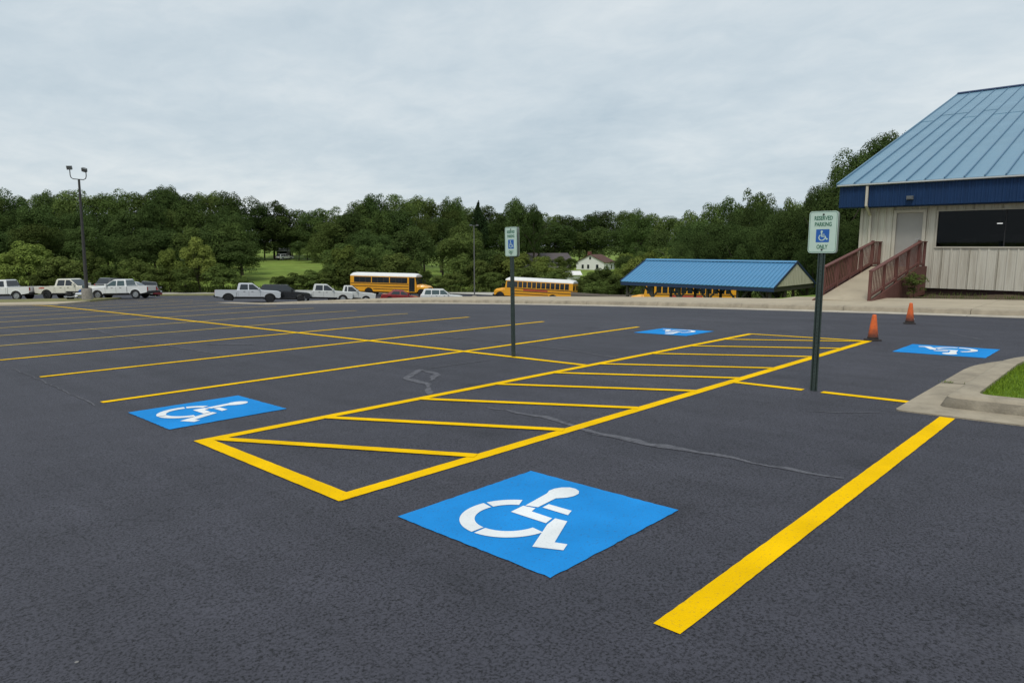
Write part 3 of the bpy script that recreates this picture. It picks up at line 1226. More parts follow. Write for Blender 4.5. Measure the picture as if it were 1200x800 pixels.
# corner trim, base skirt and the other walls
bput(MB().box(WU - 0.045, WU + 0.06, VL - 0.055, VL + 0.045, Z_BOT, Z_TOP), 'corner_trim', 'trim_cream')
bput(MB().box(WU + 0.10, WU + 0.2, VR, VL - 0.05, -0.65, Z_BOT + 0.02), 'base_skirt', 'skirt_brown')
b = MB()
rid = RZ - 0.35
FU = 2 * RU - WU
gab = [(WU + 0.03, Z_BOT - 0.5), (FU, Z_BOT - 0.5), (FU, EZ + 0.12), (RU, rid), (WU + 0.03, EZ + 0.12)]
b.prism(gab, VL - 0.02, VL + 0.01, lambda p, q, t: (p, t, q))
bput(b, 'gable_wall', 'siding')
b = MB()
b.prism(gab, VR - 0.01, VR + 0.02, lambda p, q, t: (p, t, q))
bput(b, 'gable_wall', 'siding')
bput(MB().box(FU, FU + 0.05, VR, VL, Z_BOT - 0.5, EZ), 'back_wall', 'siding')

# door
door = bput(MB().box(WU + 0.02, WU + 0.065, D0, D1, DZ0, DZ1), 'door', 'door_grey')
b = MB()
b.box(WU - 0.055, WU + 0.07, D0 - 0.115, D0 - 0.004, DZ0 - 0.03, DZ1 + 0.004)
b.box(WU - 0.055, WU + 0.07, D1 + 0.004, D1 + 0.115, DZ0 - 0.03, DZ1 + 0.004)
b.box(WU - 0.055, WU + 0.07, D0 - 0.115, D1 + 0.115, DZ1 + 0.006, DZ1 + 0.118)
bput(b, 'frame', 'trim_cream', door)
b = MB()
b.tube([bl((WU + 0.02, D0 + 0.09, 1.74)), bl((WU - 0.04, D0 + 0.09, 1.74)), bl((WU - 0.045, D0 + 0.20, 1.735))], 0.014, 8)
b.build('handle', 'chrome', door)
bput(MB().box(WU - 0.03, WU + 0.05, D0, D1, DZ0 - 0.028, DZ0 - 0.004), 'threshold', 'gutter_metal', door)

# window
win = bput(MB().box(WU - 0.055, WU + 0.03, W0 - 0.03, W1 + 0.045, WZ0 - 0.05, WZ0 - 0.002), 'window', 'trim_cream')
bput(MB().box(WU - 0.050, WU + 0.03, W0 - 0.03, W1 + 0.045, WZ1 + 0.002, WZ1 + 0.042), 'frame', 'trim_cream', win)
bput(MB().box(WU - 0.048, WU + 0.03, W1 + 0.002, W1 + 0.044, WZ0, WZ1), 'frame', 'trim_cream', win)
bput(MB().box(WU - 0.048, WU + 0.03, W0 - 0.03, W0 - 0.002, WZ0, WZ1), 'frame', 'trim_cream', win)
pv = [W1 - (W1 - W0) * k / 6 for k in range(7)]
for k in range(6):
    bput(MB().box(WU + 0.012, WU + 0.018, pv[k + 1] + 0.02, pv[k] - 0.02, WZ0, WZ1), 'pane', 'window_glass', win)
for k in range(1, 6):
    bput(MB().box(WU + 0.0, WU + 0.03, pv[k] - 0.018, pv[k] + 0.018, WZ0, WZ1), 'mullion', 'dark_room', win)
# the dim room behind it
b = MB()
b.box(WU + 5.0, WU + 5.1, VR + 0.1, VL - 0.1, 0.6, 3.0)
b.box(WU + 0.2, WU + 5.0, VR + 0.1, VL - 0.1, 0.55, 0.6)
b.box(WU + 0.2, WU + 5.0, VR + 0.1, VL - 0.1, 3.0, 3.05)
b.box(WU + 0.2, WU + 5.0, VL - 0.6, VL - 0.5, 0.6, 3.0)
bput(b, 'interior', 'dark_room')
b = MB()
for k in range(8):
    v = 5.6 - 1.45 * k
    b.box(WU + 0.7, WU + 1.4, v - 0.5, v + 0.5, 1.30, 1.36)
    b.box(WU + 1.0, WU + 1.1, v - 0.05, v + 0.05, 0.6, 1.30)
    b.box(WU + 0.55, WU + 0.62, v - 0.2, v + 0.2, 1.2, 1.72)
    b.box(WU + 1.5, WU + 1.57, v - 0.25, v + 0.2, 1.2, 1.78)
b.box(WU + 3.4, WU + 4.0, -4.0, 5.2, 0.6, 1.95)
bput(b, 'furniture', 'dark_furniture')
lampi = bput(MB().box(WU + 1.0, WU + 1.12, 4.50, 4.66, 2.31, 2.335), 'ceiling_lamp', 'lamp_lit')
bput(MB().box(WU + 1.05, WU + 1.07, 4.56, 4.58, 2.337, 3.0), 'lamp_rod', 'dark_furniture', lampi)

# fascia band, soffit, gutter, downspout, wall lamp
FV = VL + 0.70
a = FV
k = 0
while a > VR:
    c = a - 0.615
    ribbed(c + 0.003, a - 0.003, Z_TOP, EZ - 0.06, 'fascia_panel', 'fascia_blue', EU + 0.06, 0.205, 0.022)
    a = c
bput(MB().box(EU + 0.095, WU + 0.1, VR, FV, Z_TOP - 0.03, Z_TOP - 0.002), 'soffit', 'fascia_blue')
b = MB()
b.prism([(EU + 0.095, Z_TOP), (EU + 0.095, EZ - 0.02), (RU, RZ - 0.25), (RU, RZ - 1.15), (WU + 0.3, Z_TOP)], FV - 0.03, FV, lambda p, q, t: (p, t, q))
bput(b, 'rake_panel', 'fascia_blue')
b = MB()
gut = [(EU - 0.10, EZ - 0.03), (EU - 0.10, EZ - 0.075), (EU - 0.06, EZ - 0.095), (EU + 0.03, EZ - 0.095), (EU + 0.03, EZ - 0.035)]
b.prism(gut, VR, FV + 0.06, lambda p, q, t: (p, t, q))
bput(b, 'gutter', 'gutter_metal')
b = MB()
dv = 8.70
b.beam((EU - 0.02, dv, EZ - 0.12), (EU - 0.02, dv, Z_TOP + 0.02), 0.085, 0.085)
b.beam((EU - 0.02, dv, Z_TOP + 0.04), (WU - 0.085, dv, Z_TOP - 0.32), 0.084, 0.084)
b.beam((WU - 0.085, dv, Z_TOP - 0.30), (WU - 0.085, dv, 0.0), 0.085, 0.085)
bput(b, 'downspout', 'trim_cream')
b = MB()
b.box(EU - 0.07, EU + 0.045, 7.08, 7.30, 3.22, 3.36)
b.box(EU - 0.13, EU - 0.07, 7.10, 7.28, 3.23, 3.33)
wl_ = bput(b, 'wall_lamp', 'lamp_grey')
bput(MB().box(EU - 0.140, EU - 0.131, 7.115, 7.265, 3.24, 3.32), 'lens', 'lamp_glass', wl_)

# standing seam roof: two sheets per bay, lap joints staggered
slope = Vector((RU - EU, 0, RZ - EZ))
SL = slope.length
sdir = slope.normalized()
snor = Vector((-sdir.z, 0, sdir.x))
bay = 0.615


def roof_sheet(t0, t1, lift):
    b = MB()
    P = lambda t, v, h: (sdir * t + snor * (h + lift)) + Vector((0, v, 0))
    sw, sh = 0.022, 0.058
    prof = [(-bay + 0.006, 0.0), (-bay * 0.72, 0.0), (-bay * 0.70, 0.004), (-bay * 0.68, 0.0), (-bay * 0.36, 0.0), (-bay * 0.34, 0.004), (-bay * 0.32, 0.0), (-0.05, 0.0)]
    n = len(prof)
    for t in (t0, t1):
        b.v += [tuple(P(t, v, h)) for v, h in prof]
        b.v += [tuple(P(t, v, h - 0.025)) for v, h in prof[::-1]]
    m_ = 2 * n
    b.f = [(i, (i + 1) % m_, m_ + (i + 1) % m_, m_ + i) for i in range(m_)] + [tuple(range(m_))[::-1], tuple(range(m_, 2 * m_))]
    return b.mesh('roof_panel', 'roof_blue')


def seam_mesh():
    b = MB()
    for t in (-0.02, SL):
        for v, h in ((-0.049, -0.02), (-0.040, 0.050), (-0.030, 0.062), (-0.012, 0.062), (-0.003, 0.050), (0.004, -0.02)):
            b.v.append(tuple(sdir * t + snor * h + Vector((0, v, 0))))
    n = 6
    b.f = [(i, (i + 1) % n, n + (i + 1) % n, n + i) for i in range(n)] + [tuple(range(n))[::-1], tuple(range(n, 2 * n))]
    return b.mesh('seam', 'seam_blue')


laps = (0.60 * SL, 0.665 * SL)
low = [roof_sheet(-0.06, L_ + 0.05, 0.006) for L_ in laps]
upp = [roof_sheet(L_, SL, 0.0225) for L_ in laps]
seam = seam_mesh()
v = FV + 0.08
k = 0
while v > VR:
    q = (0, 1, 1, 0, 1, 0, 0, 1)[k % 8]
    o = inst('roof_panel', low[q], bld, bl((EU, v, EZ)))
    o = inst('roof_panel', upp[q], bld, bl((EU, v, EZ)))
    inst('roof_seam', seam, o)
    v -= bay
    k += 1
# back slope and ridge cap
b = MB()
b.prism([(RU, RZ), (FU + 0.7, EZ), (FU + 0.7, EZ - 0.05), (RU, RZ - 0.05)], VR, FV + 0.08, lambda p, q, t: (p, t, q))
bput(b, 'roof_back', 'roof_blue')
b = MB()
b.prism([(RU - 0.22, RZ + 0.02), (RU, RZ + 0.12), (RU + 0.22, RZ + 0.02), (RU + 0.2, RZ - 0.04), (RU, RZ + 0.04), (RU - 0.2, RZ - 0.03)], VR, FV + 0.1, lambda p, q, t: (p, t, q))
bput(b, 'ridge_cap', 'dark_blue')
b = MB()
p0, p1 = Vector((EU - 0.05, FV + 0.095, EZ - 0.03)), Vector((RU, FV + 0.095, RZ - 0.0))
b.beam(p0, p1, 0.03, 0.14)
bput(b, 'rake_trim', 'roof_blue')

# ------------------------------------------------------------------ ramp with timber railings
RV0, RV1 = 6.66, 8.26
ramp_t = thing('access_ramp', 'concrete ramp with reddish brown timber railings rising to the building door', 'ramp', (23.2, 7.4, zg(23.2, 7.4) + 0.16))
rl = lambda p: (p[0] - 23.2, p[1] - 7.4, p[2] - (zg(23.2, 7.4) + 0.16))
RS = (23.25, zg(23.2, 7.4) + 0.17)
RE = (28.75, 0.70)


def rz(u):
    if u <= RS[0]:
        return RS[1]
    if u >= RE[0]:
        return RE[1]
    return RS[1] + (RE[1] - RS[1]) * (u - RS[0]) / (RE[0] - RS[0])


def rput(b, name, m, parent=ramp_t, **k):
    b.v = [rl(p) for p in b.v]
    return b.build(name, m, parent, **k)


b = MB()
prof = [(RS[0], RS[1] - 0.3), (RS[0], RS[1]), (RE[0], RE[1]), (WU - 0.06, RE[1] + 0.01), (WU - 0.06, RE[1] - 0.12), (RE[0], RE[1] - 0.14)]
b.prism(prof, RV0 + 0.05, RV1 - 0.05, lambda p, q, t: (p, t, q))
rput(b, 'ramp_slab', 'concrete')
for vs_, sgn in ((RV0, -1), (RV1, 1)):
    b = MB()
    b.prism([(RS[0] - 0.15, RS[1] - 0.35), (RS[0] - 0.15, RS[1] - 0.02), (RE[0], RE[1] + 0.03), (WU - 0.05, RE[1] + 0.03), (WU - 0.05, -0.35), (RE[0], -0.38)],
            vs_ - 0.02 + sgn * 0.05, vs_ + 0.02 + sgn * 0.05, lambda p, q, t: (p, t, q))
    rput(b, 'skirt_board', 'rail_wood')


def railing(vv, ua, ub, uc, sgn):
    """sloping part ua..ub, level part ub..uc on the landing"""
    root = rput(MB().beam((ua, vv, rz(ua) + 0.93), (ub, vv, rz(ub) + 0.93), 0.14, 0.04), 'railing', 'rail_wood')
    rput(MB().beam((ua, vv, rz(ua) + 0.14), (ub, vv, rz(ub) + 0.14), 0.045, 0.085), 'bottom_rail', 'rail_wood', root)
    rput(MB().beam((ub, vv, RE[1] + 0.95), (uc, vv, RE[1] + 0.95), 0.14, 0.04), 'top_rail', 'rail_wood', root)
    rput(MB().beam((ub, vv, RE[1] + 0.12), (uc, vv, RE[1] + 0.12), 0.045, 0.085), 'bottom_rail', 'rail_wood', root)
    n = 4
    for i in range(n + 1):
        u = ua + (ub - ua) * i / n
        z = rz(u)
        rput(MB().box(u - 0.045, u + 0.045, vv - 0.045, vv + 0.045, z - 0.10, z + (0.91 if i < n else 1.0)), 'post', 'rail_wood', root)
    rput(MB().box(uc - 0.09, uc, vv - 0.045, vv + 0.045, RE[1] - 0.1, RE[1] + 0.93), 'post', 'rail_wood', root)
    u = ua + 0.12
    while u < uc - 0.12:
        z = rz(u)
        top = 0.905 if u < ub else 0.93
        ln = 0.05 if vv > 7.5 else 0.0
        rput(MB().beam((u - ln, vv + sgn * 0.035, z + 0.08), (u + ln, vv + sgn * 0.035, z + top), 0.026, 0.026, up=(0, 1, 0)), 'baluster', 'rail_wood', root)
        u += 0.158


railing(RV0, 23.35, 28.9, 29.75, 1)
railing(RV1, 23.85, 28.9, 29.9, -1)


# ================================================================== SIGNS AND CONES
def text_mesh(body, size, squeeze, m):
    cu = bpy.data.curves.new('lettering', 'FONT')
    cu.body = body
    cu.size = size
    cu.align_x = 'CENTER'
    cu.align_y = 'CENTER'
    cu.offset = size * 0.022
    cu.extrude = 0.0006
    cu.resolution_u = 4
    ob = bpy.data.objects.new('lettering', cu)
    COL.objects.link(ob)
    bpy.context.view_layer.update()
    me = bpy.data.meshes.new_from_object(ob.evaluated_get(bpy.context.evaluated_depsgraph_get()))
    bpy.data.objects.remove(ob, do_unlink=True)
    for p in me.vertices:
        p.co.x *= squeeze
    me.materials.clear()
    me.materials.append(MAT[m])
    return me


def rounded(w, h, r, n=5):
    P = []
    for cx, cy, a0 in ((w / 2 - r, h / 2 - r, 0), (-w / 2 + r, h / 2 - r, 90), (-w / 2 + r, -h / 2 + r, 180), (w / 2 - r, -h / 2 + r, 270)):
        for i in range(n + 1):
            a = R(a0 + 90 * i / n)
            P.append((cx + r * math.cos(a), cy + r * math.sin(a)))
    return P


TXT = {t: text_mesh(t, 0.062, 0.70, 'sign_green') for t in ('RESERVED', 'PARKING', 'ONLY')}
# plate in local x (right) / y (up) / z (towards the reader)
b = MB().prism(rounded(0.305, 0.457, 0.032), -0.0016, 0.0, lambda p, q, t: (p, q, t))
PLATE = b.mesh('sign_plate', 'sign_white')
b = MB()
o_, i_ = rounded(0.289, 0.441, 0.026), rounded(0.281, 0.433, 0.023)
n = len(o_)
b.v = [(p, q, 0.0008) for p, q in o_] + [(p, q, 0.0008) for p, q in i_]
b.f = [(k, (k + 1) % n, n + (k + 1) % n, n + k) for k in range(n)]
BORDER = b.mesh('border', 'sign_green')
b = MB().prism(rounded(0.142, 0.142, 0.006, 3), 0.0002, 0.001, lambda p, q, t: (p, q, t))
SQ = b.mesh('blue_panel', 'sign_blue')
b = MB()
symbol_polys(lambda x, y: (x * 0.125, y * 0.118, 0.0018), ISA, b)
SYM = b.mesh('wheelchair_symbol', 'sign_white')
b = MB().prism(rounded(0.305, 0.457, 0.032), -0.0022, -0.0017, lambda p, q, t: (p, q, t))
BACK = b.mesh('sign_back', 'sign_back')
BOLT = MB().lathe([(0.011, 0.0), (0.011, 0.004), (0.006, 0.007), (0.0, 0.0072)], 8).mesh('bolt', 'bolt')


def plate(parent, loc, rot):
    p = inst('sign_plate', PLATE, parent, loc, rot)
    inst('border', BORDER, p)
    inst('sign_back', BACK, p)
    inst('lettering', TXT['RESERVED'], p, (0, 0.150, 0.001))
    inst('lettering', TXT['PARKING'], p, (0, 0.083, 0.001))
    inst('lettering', TXT['ONLY'], p, (0, -0.163, 0.001))
    sq = inst('blue_panel', SQ, p, (0, -0.040, 0))
    inst('wheelchair_symbol', SYM, p, (0.004, -0.040, 0))
    for y in (0.192, -0.192):
        inst('bolt', BOLT, p, (0, y, 0.0005))
    return p


def parking_sign(u, v, top, lean, label, turn=0.0):
    z = zg(u, v)
    root = thing('parking_sign', label, 'sign', (u, v, z))
    root.rotation_euler = (R(lean[0]), R(lean[1]), R(turn))
    # U-channel post: web towards -u, flanges behind, punched holes
    H_ = top - z
    prof = [(-0.016, -0.040), (-0.016, -0.030), (-0.004, -0.022), (-0.018, -0.014), (-0.018, 0.014), (-0.004, 0.022), (-0.016, 0.030), (-0.016, 0.040),
            (-0.011, 0.040), (-0.011, 0.032), (0.016, 0.022), (-0.013, 0.014), (-0.013, -0.014), (0.016, -0.022), (-0.011, -0.032), (-0.011, -0.040)]
    b = MB()
    b.prism([(p * 1.15, q * 0.98) for p, q in prof], -0.25, H_, lambda p, q, t: (p, q, t))
    post = b.build('post', 'steel_green', root)
    b = MB()
    zz = 0.06
    while zz < H_ - 0.02:
        M = Matrix.Translation((-0.0212, 0, zz)) @ Matrix.Rotation(-PI / 2, 4, 'Y')
        b.lathe([(0.0048, 0), (0.0048, 0.0007)], 8, M)
        zz += 0.0254 * 1.6
    b.build('punched_holes', 'hole_dark', post)
    zc = H_ - 0.235
    # reader faces +u: sign right = -v
    Mf = Matrix(((0, 0, -1), (-1, 0, 0), (0, 1, 0)))
    plate(root, (-0.0235, 0, zc), Mf.to_euler())
    Mb = Matrix(((0, 0, 1), (1, 0, 0), (0, 1, 0)))
    plate(root, (0.026, 0.0, zc - 0.004), Mb.to_euler())


parking_sign(7.90, 2.765, 1.885, (-0.25, 0.4), 'reserved parking sign on a green post between the hatched aisle and the grass island')
parking_sign(7.88, 7.47, 1.80, (-0.9, -0.4), 'reserved parking sign on a green post left of the hatched aisle, before the bus', -8)


def cone(u, v, label, rot, tilt):
    z = zg(u, v)
    root = thing('traffic_cone', label, 'cone', (u, v, z + 0.002), R(rot), 'traffic cones by the pavement')
    root.rotation_euler = (R(tilt), 0, R(rot))
    b = MB()
    w = 0.118
    ring = lambda s, zz, r: [(p * 1, q * 1, zz) for p, q in rounded(2 * s, 2 * s, r, 3)]
    b.loft([ring(w, 0.0, 0.03), ring(w, 0.018, 0.03), ring(w - 0.012, 0.028, 0.03)])
    b.build('base', 'cone_dark', root)
    b = MB()
    b.lathe([(0.094, 0.026), (0.092, 0.045), (0.089, 0.065)], 28)
    b.build('collar', 'cone_dark', root, smooth=True)
    b = MB()
    b.lathe([(0.0885, 0.065), (0.052, 0.33), (0.037, 0.445), (0.033, 0.462), (0.026, 0.470), (0.022, 0.462), (0.022, 0.40)], 28)
    b.build('cone_body', 'cone_orange', root, smooth=True)
    b = MB()
    b.box(-0.014, 0.014, -0.087, -0.079, 0.095, 0.118)
    b.build('sticker', 'sign_white', root)


cone(13.42, 3.72, 'dirty orange traffic cone standing at the corner of the hatched aisle', 43, 0.0)
cone(17.35, 4.07, 'orange traffic cone standing alone on the drive in front of the ramp', 20, 0.0)

# ================================================================== LIGHT POLES
u, v = from_view(-35.95, 57.6)
z = zt(u, v)
lp = thing('floodlight_pole', 'tall dark pole with two floodlights on a concrete base by the white trucks', 'light pole', (u, v, z), HEAD - PI / 2)
b = MB()
b.lathe([(0.40, -0.2), (0.40, 1.02), (0.37, 1.08), (0.0, 1.085)], 20)
b.build('concrete_base', 'concrete_grey', lp, smooth=True)
b = MB()
b.box(-0.2, 0.2, -0.2, 0.2, 1.086, 1.115)
b.build('base_plate', 'pole_dark', lp)
HP = 6.95 - z
b = MB()
b.tube([(0, 0, 1.11), (0.05, 0, 4.0), (0.15, 0, HP)], [0.15, 0.125, 0.085], 10)
b.build('pole', 'pole_dark', lp, smooth=True)
b = MB()
path = [(x + 0.18, y, z_) for x, y, z_ in [(-0.72, 0, HP + 0.75), (-0.72, 0, HP + 0.32), (-0.66, 0, HP + 0.12), (-0.5, 0, HP + 0.02), (-0.06, 0, HP - 0.02), (0.36, 0.0, HP - 0.05), (0.54, 0, HP + 0.05), (0.60, 0, HP + 0.25), (0.60, 0, HP + 0.55)]]
b.tube(path, 0.036, 8)
b.build('bracket', 'pole_dark', lp, smooth=True)
for x, zz, ry, rx in ((-0.52, HP + 0.93, 0, 14), (0.70, HP + 0.76, 18, 32)):
    M = Matrix.Translation((x, 0, zz)) @ Matrix.Rotation(R(ry), 4, 'Y') @ Matrix.Rotation(R(rx), 4, 'X')
    b = MB()
    ring = lambda w, h, y: [tuple(M @ Vector((sx * w, y, sz * h))) for sx, sz in ((-1, -1), (1, -1), (1, 1), (-1, 1))]
    b.loft([ring(0.20, 0.16, -0.14), ring(0.18, 0.14, 0.05), ring(0.10, 0.08, 0.17)])
    hd = b.build('floodlight_head', 'lamp_grey', lp)
    b = MB()
    b.loft([ring(0.175, 0.135, -0.148), ring(0.175, 0.135, -0.1405)])
    b.build('lens', 'lamp_glass', hd)

u, v = from_view(-4.85, 88.0)
z = zt(u, v)
lp = thing('street_lamp', 'slim grey lamp pole standing between the two school buses', 'light pole', (u, v, z), HEAD - PI / 2)
b = MB()
b.tube([(0, 0, 0), (0, 0, 9.3)], [0.085, 0.05], 8)
b.build('pole', 'pole_grey', lp, smooth=True)
b = MB().lathe([(0.32, -0.1), (0.32, 0.35), (0.28, 0.4), (0, 0.41)], 14)
b.build('concrete_base', 'concrete_grey', lp, smooth=True)
b = MB().beam((-0.30, 0, 9.3), (0.30, 0, 9.3), 0.05, 0.05)
b.build('cross_arm', 'pole_grey', lp)
for s in (-1, 1):
    MB().box(s * 0.42 - 0.14, s * 0.42 + 0.14, -0.18, 0.18, 9.26, 9.42).build('lamp_head', 'lamp_grey', lp)

# ================================================================== PICNIC PAVILION
PU0, PU1, PV0, PV1 = 47.0, 54.6, 19.57, 32.34
PE, PR_ = -1.36, 0.31
PUM = (PU0 + PU1) / 2
pz = -3.27
slab = MB().box(PU0 + 0.2, PU1 - 0.2, PV0 + 0.2, PV1 - 0.2, -1.6, 0.02)
pav = thing('picnic_pavilion', 'open picnic pavilion with a bright blue ribbed metal roof and tan gable', 'pavilion', (PUM, (PV0 + PV1) / 2, pz))
pl = lambda p: (p[0] - PUM, p[1] - (PV0 + PV1) / 2, p[2] - pz)


def pput(b, name, m, parent=pav, **k):
    b.v = [pl(p) for p in b.v]
    return b.build(name, m, parent, **k)


pput(MB().box(PU0 + 0.2, PU1 - 0.2, PV0 + 0.2, PV1 - 0.2, pz - 1.2, pz), 'floor_slab', 'concrete')
hw = PUM - PU0
psl = Vector((hw, 0, PR_ - PE))
pn = Vector((-psl.z, 0, psl.x)).normalized()
nb = 42
pb = (PV1 - PV0) / nb
for side in (1, -1):
    b = MB()
    prof = [(0.0, 0.0), (pb * 0.34, 0.0), (pb * 0.36, 0.0), (pb * 0.72, 0.0), (pb * 0.80, 0.045), (pb * 0.92, 0.045), (pb, 0.0)]
    P = lambda t, vv, h: Vector((side * (hw - psl.x * t) * -1, vv, (PE - pz) + psl.z * t)) + Vector((side * pn.x, 0, pn.z)) * h
    for t in (-0.02, 1.0):
        b.v += [tuple(P(t, vv, h)) for vv, h in prof]
        b.v += [tuple(P(t, vv, -0.03)) for vv, h in prof[::-1]]
    n = 2 * len(prof)
    b.f = [(i, (i + 1) % n, n + (i + 1) % n, n + i) for i in range(n)] + [tuple(range(n))[::-1], tuple(range(n, 2 * n))]
    me = b.mesh('roof_panel', 'roof_blue_bright')
    for k in range(nb):
        inst('roof_panel', me, pav, (0, PV0 - (PV0 + PV1) / 2 + pb * k, 0))
pput(MB().prism([(PUM - 0.25, PR_ - 0.02), (PUM, PR_ + 0.10), (PUM + 0.25, PR_ - 0.02), (PUM, PR_ + 0.06)], PV0 - 0.03, PV1 + 0.03, lambda p, q, t: (p, t, q)), 'ridge_cap', 'roof_blue_bright')
for uu in (PU0, PU1):
    pput(MB().box(uu - 0.04, uu + 0.04, PV0 - 0.02, PV1 + 0.02, PE - 0.33, PE - 0.04), 'eave_board', 'dark_blue')
for vv in (PV0 - 0.03, PV1 + 0.03):
    s = 1 if vv > 25 else -1
    b = MB()
    b.prism([(PU0 + 0.35, PE + 0.0), (PU1 - 0.35, PE + 0.0), (PUM, PR_ - 0.13)], vv - 0.02, vv + 0.02, lambda p, q, t: (p, t, q))
    gw = pput(b, 'gable_panel', 'siding')
    for sgn in (-1, 1):
        pput(MB().beam((PUM + sgn * (hw + 0.05), vv + s * 0.035, PE - 0.05), (PUM, vv + s * 0.035, PR_ + 0.02), 0.05, 0.17), 'rake_board', 'dark_blue')
    # ribs of the gable sheet
    q = PU0 + 0.7
    while q < PU1 - 0.6:
        h = (PR_ - 0.2 - PE) * (1 - abs(q - PUM) / (hw - 0.3))
        if h > 0.08:
            pput(MB().box(q - 0.03, q + 0.03, vv + s * 0.021, vv + s * 0.045, PE + 0.01, PE + h), 'rib', 'siding', gw)
        q += 0.3
    pput(MB().box(PU0 + 0.1, PU1 - 0.1, vv - 0.05 - s * 0.1, vv + 0.05 - s * 0.1, PE - 0.34, PE - 0.03), 'tie_beam', 'post_dark')
for uu in (PU0 + 0.35, PU1 - 0.35):
    for k in range(6):
        vv = PV0 + 0.4 + (PV1 - PV0 - 0.8) * k / 5
        pst = pput(MB().box(uu - 0.09, uu + 0.09, vv - 0.09, vv + 0.09, pz, PE - 0.05), 'post', 'post_dark')
        for s in (-1, 1):
            if PV0 < vv + s * 0.9 < PV1:
                pput(MB().beam((uu, vv + s * 0.08, PE - 1.15), (uu, vv + s * 0.75, PE - 0.38), 0.10, 0.12), 'brace', 'post_dark', pst)
for k in range(6):
    vv = PV0 + 0.4 + (PV1 - PV0 - 0.8) * k / 5
    b = MB()
    b.beam((PU0 + 0.3, vv, PE - 0.2), (PU1 - 0.3, vv, PE - 0.2), 0.1, 0.2)
    b.beam((PU0 + 0.3, vv, PE - 0.05), (PUM, vv, PR_ - 0.12), 0.1, 0.14)
    b.beam((PU1 - 0.3, vv, PE - 0.05), (PUM, vv, PR_ - 0.12), 0.1, 0.14)
    b.beam((PUM, vv, PE - 0.2), (PUM, vv, PR_ - 0.2), 0.1, 0.1)
    pput(b, 'roof_truss', 'post_dark')


# wooden fence running from the pavilion behind the bus
f0, f1 = from_view(7.2, 83.0), from_view(14.5, 72.0)
fz0 = zt(*f0)
fence = thing('plank_fence', 'low weathered plank fence between the school bus and the pavilion', 'fence', (f0[0], f0[1], fz0))
L_ = math.hypot(f1[0] - f0[0], f1[1] - f0[1])
pm = MB().box(0, 0.135, -0.012, 0.012, 0.08, 1.55).mesh('plank', 'weathered_wood')
ang = math.atan2(f1[1] - f0[1], f1[0] - f0[0])
k = 0
while k * 0.15 < L_:
    t = k * 0.15 / L_
    u, v = f0[0] + (f1[0] - f0[0]) * t, f0[1] + (f1[1] - f0[1]) * t
    inst('plank', pm, fence, (u - f0[0], v - f0[1], zt(u, v) - fz0 + rnd.uniform(-.02, .02)), (0, 0, ang))
    k += 1
for zz in (0.4, 1.25):
    b = MB()
    b.beam((0, 0, zz), (f1[0] - f0[0], f1[1] - f0[1], zt(*f1) - fz0 + zz), 0.10, 0.07)
    b.build('rail', 'weathered_wood', fence)


# ================================================================== HOUSES FAR BEHIND
def house(name, label, X, Y, w, d, h, rise, rot, wallm, roofm, wins, chimney=None, z=None, wing=None):
    u, v = from_view(X, Y)
    zb = zt(u, v) if z is None else z
    root = thing(name, label, 'house', (u, v, zb), HEAD - PI / 2 + R(rot))
    # local x right along the ridge, y away; gable ends at +-x
    b = MB()
    b.prism([(-d / 2, -1.0), (d / 2, -1.0), (d / 2, h), (0, h + rise), (-d / 2, h)], -w / 2, w / 2, lambda p, q, t: (t, p, q))
    b.build('wall', wallm, root)
    b = MB()
    for s in (-1, 1):
        q0 = Vector((0, s * (d / 2 + 0.45), h - 0.45 * rise / (d / 2) + 0.05))
        q1 = Vector((0, 0, h + rise + 0.06))
        nn = Vector((0, s * rise, d / 2)).normalized() * 0.12
        vs_ = []
        for x in (-w / 2 - 0.35, w / 2 + 0.35):
            for q in (q0, q1, q1 + nn, q0 + nn):
                vs_.append((x, q.y, q.z))
        b.add(vs_, [(0, 1, 2, 3), (7, 6, 5, 4), (0, 4, 5, 1), (1, 5, 6, 2), (2, 6, 7, 3), (3, 7, 4, 0)])
    rf = b.build('roof', roofm, root)
    if chimney:
        MB().box(chimney - 0.45, chimney + 0.45, 0.4, 1.3, h, h + rise + 1.0).build('chimney', 'brick_red', rf)
    for face, x, zc, ww, hh in wins:
        b = MB()
        if face == 'f':
            b.box(x - ww / 2, x + ww / 2, -d / 2 - 0.05, -d / 2 + 0.02, zc - hh / 2, zc + hh / 2)
            fr = MB().box(x - ww / 2 - 0.09, x + ww / 2 + 0.09, -d / 2 - 0.03, -d / 2 + 0.02, zc - hh / 2 - 0.09, zc + hh / 2 + 0.09)
        else:
            sx = w / 2 if face == 'r' else -w / 2
            s = 1 if face == 'r' else -1
            b.box(min(sx - 0.02 * s, sx + 0.05 * s), max(sx - 0.02 * s, sx + 0.05 * s), x - ww / 2, x + ww / 2, zc - hh / 2, zc + hh / 2)
            fr = MB().box(min(sx - 0.02 * s, sx + 0.03 * s), max(sx - 0.02 * s, sx + 0.03 * s), x - ww / 2 - 0.09, x + ww / 2 + 0.09, zc - hh / 2 - 0.09, zc + hh / 2 + 0.09)
        wn_ = fr.build('window', wallm, root)
        b.build('pane', 'car_glass', wn_)
    return root


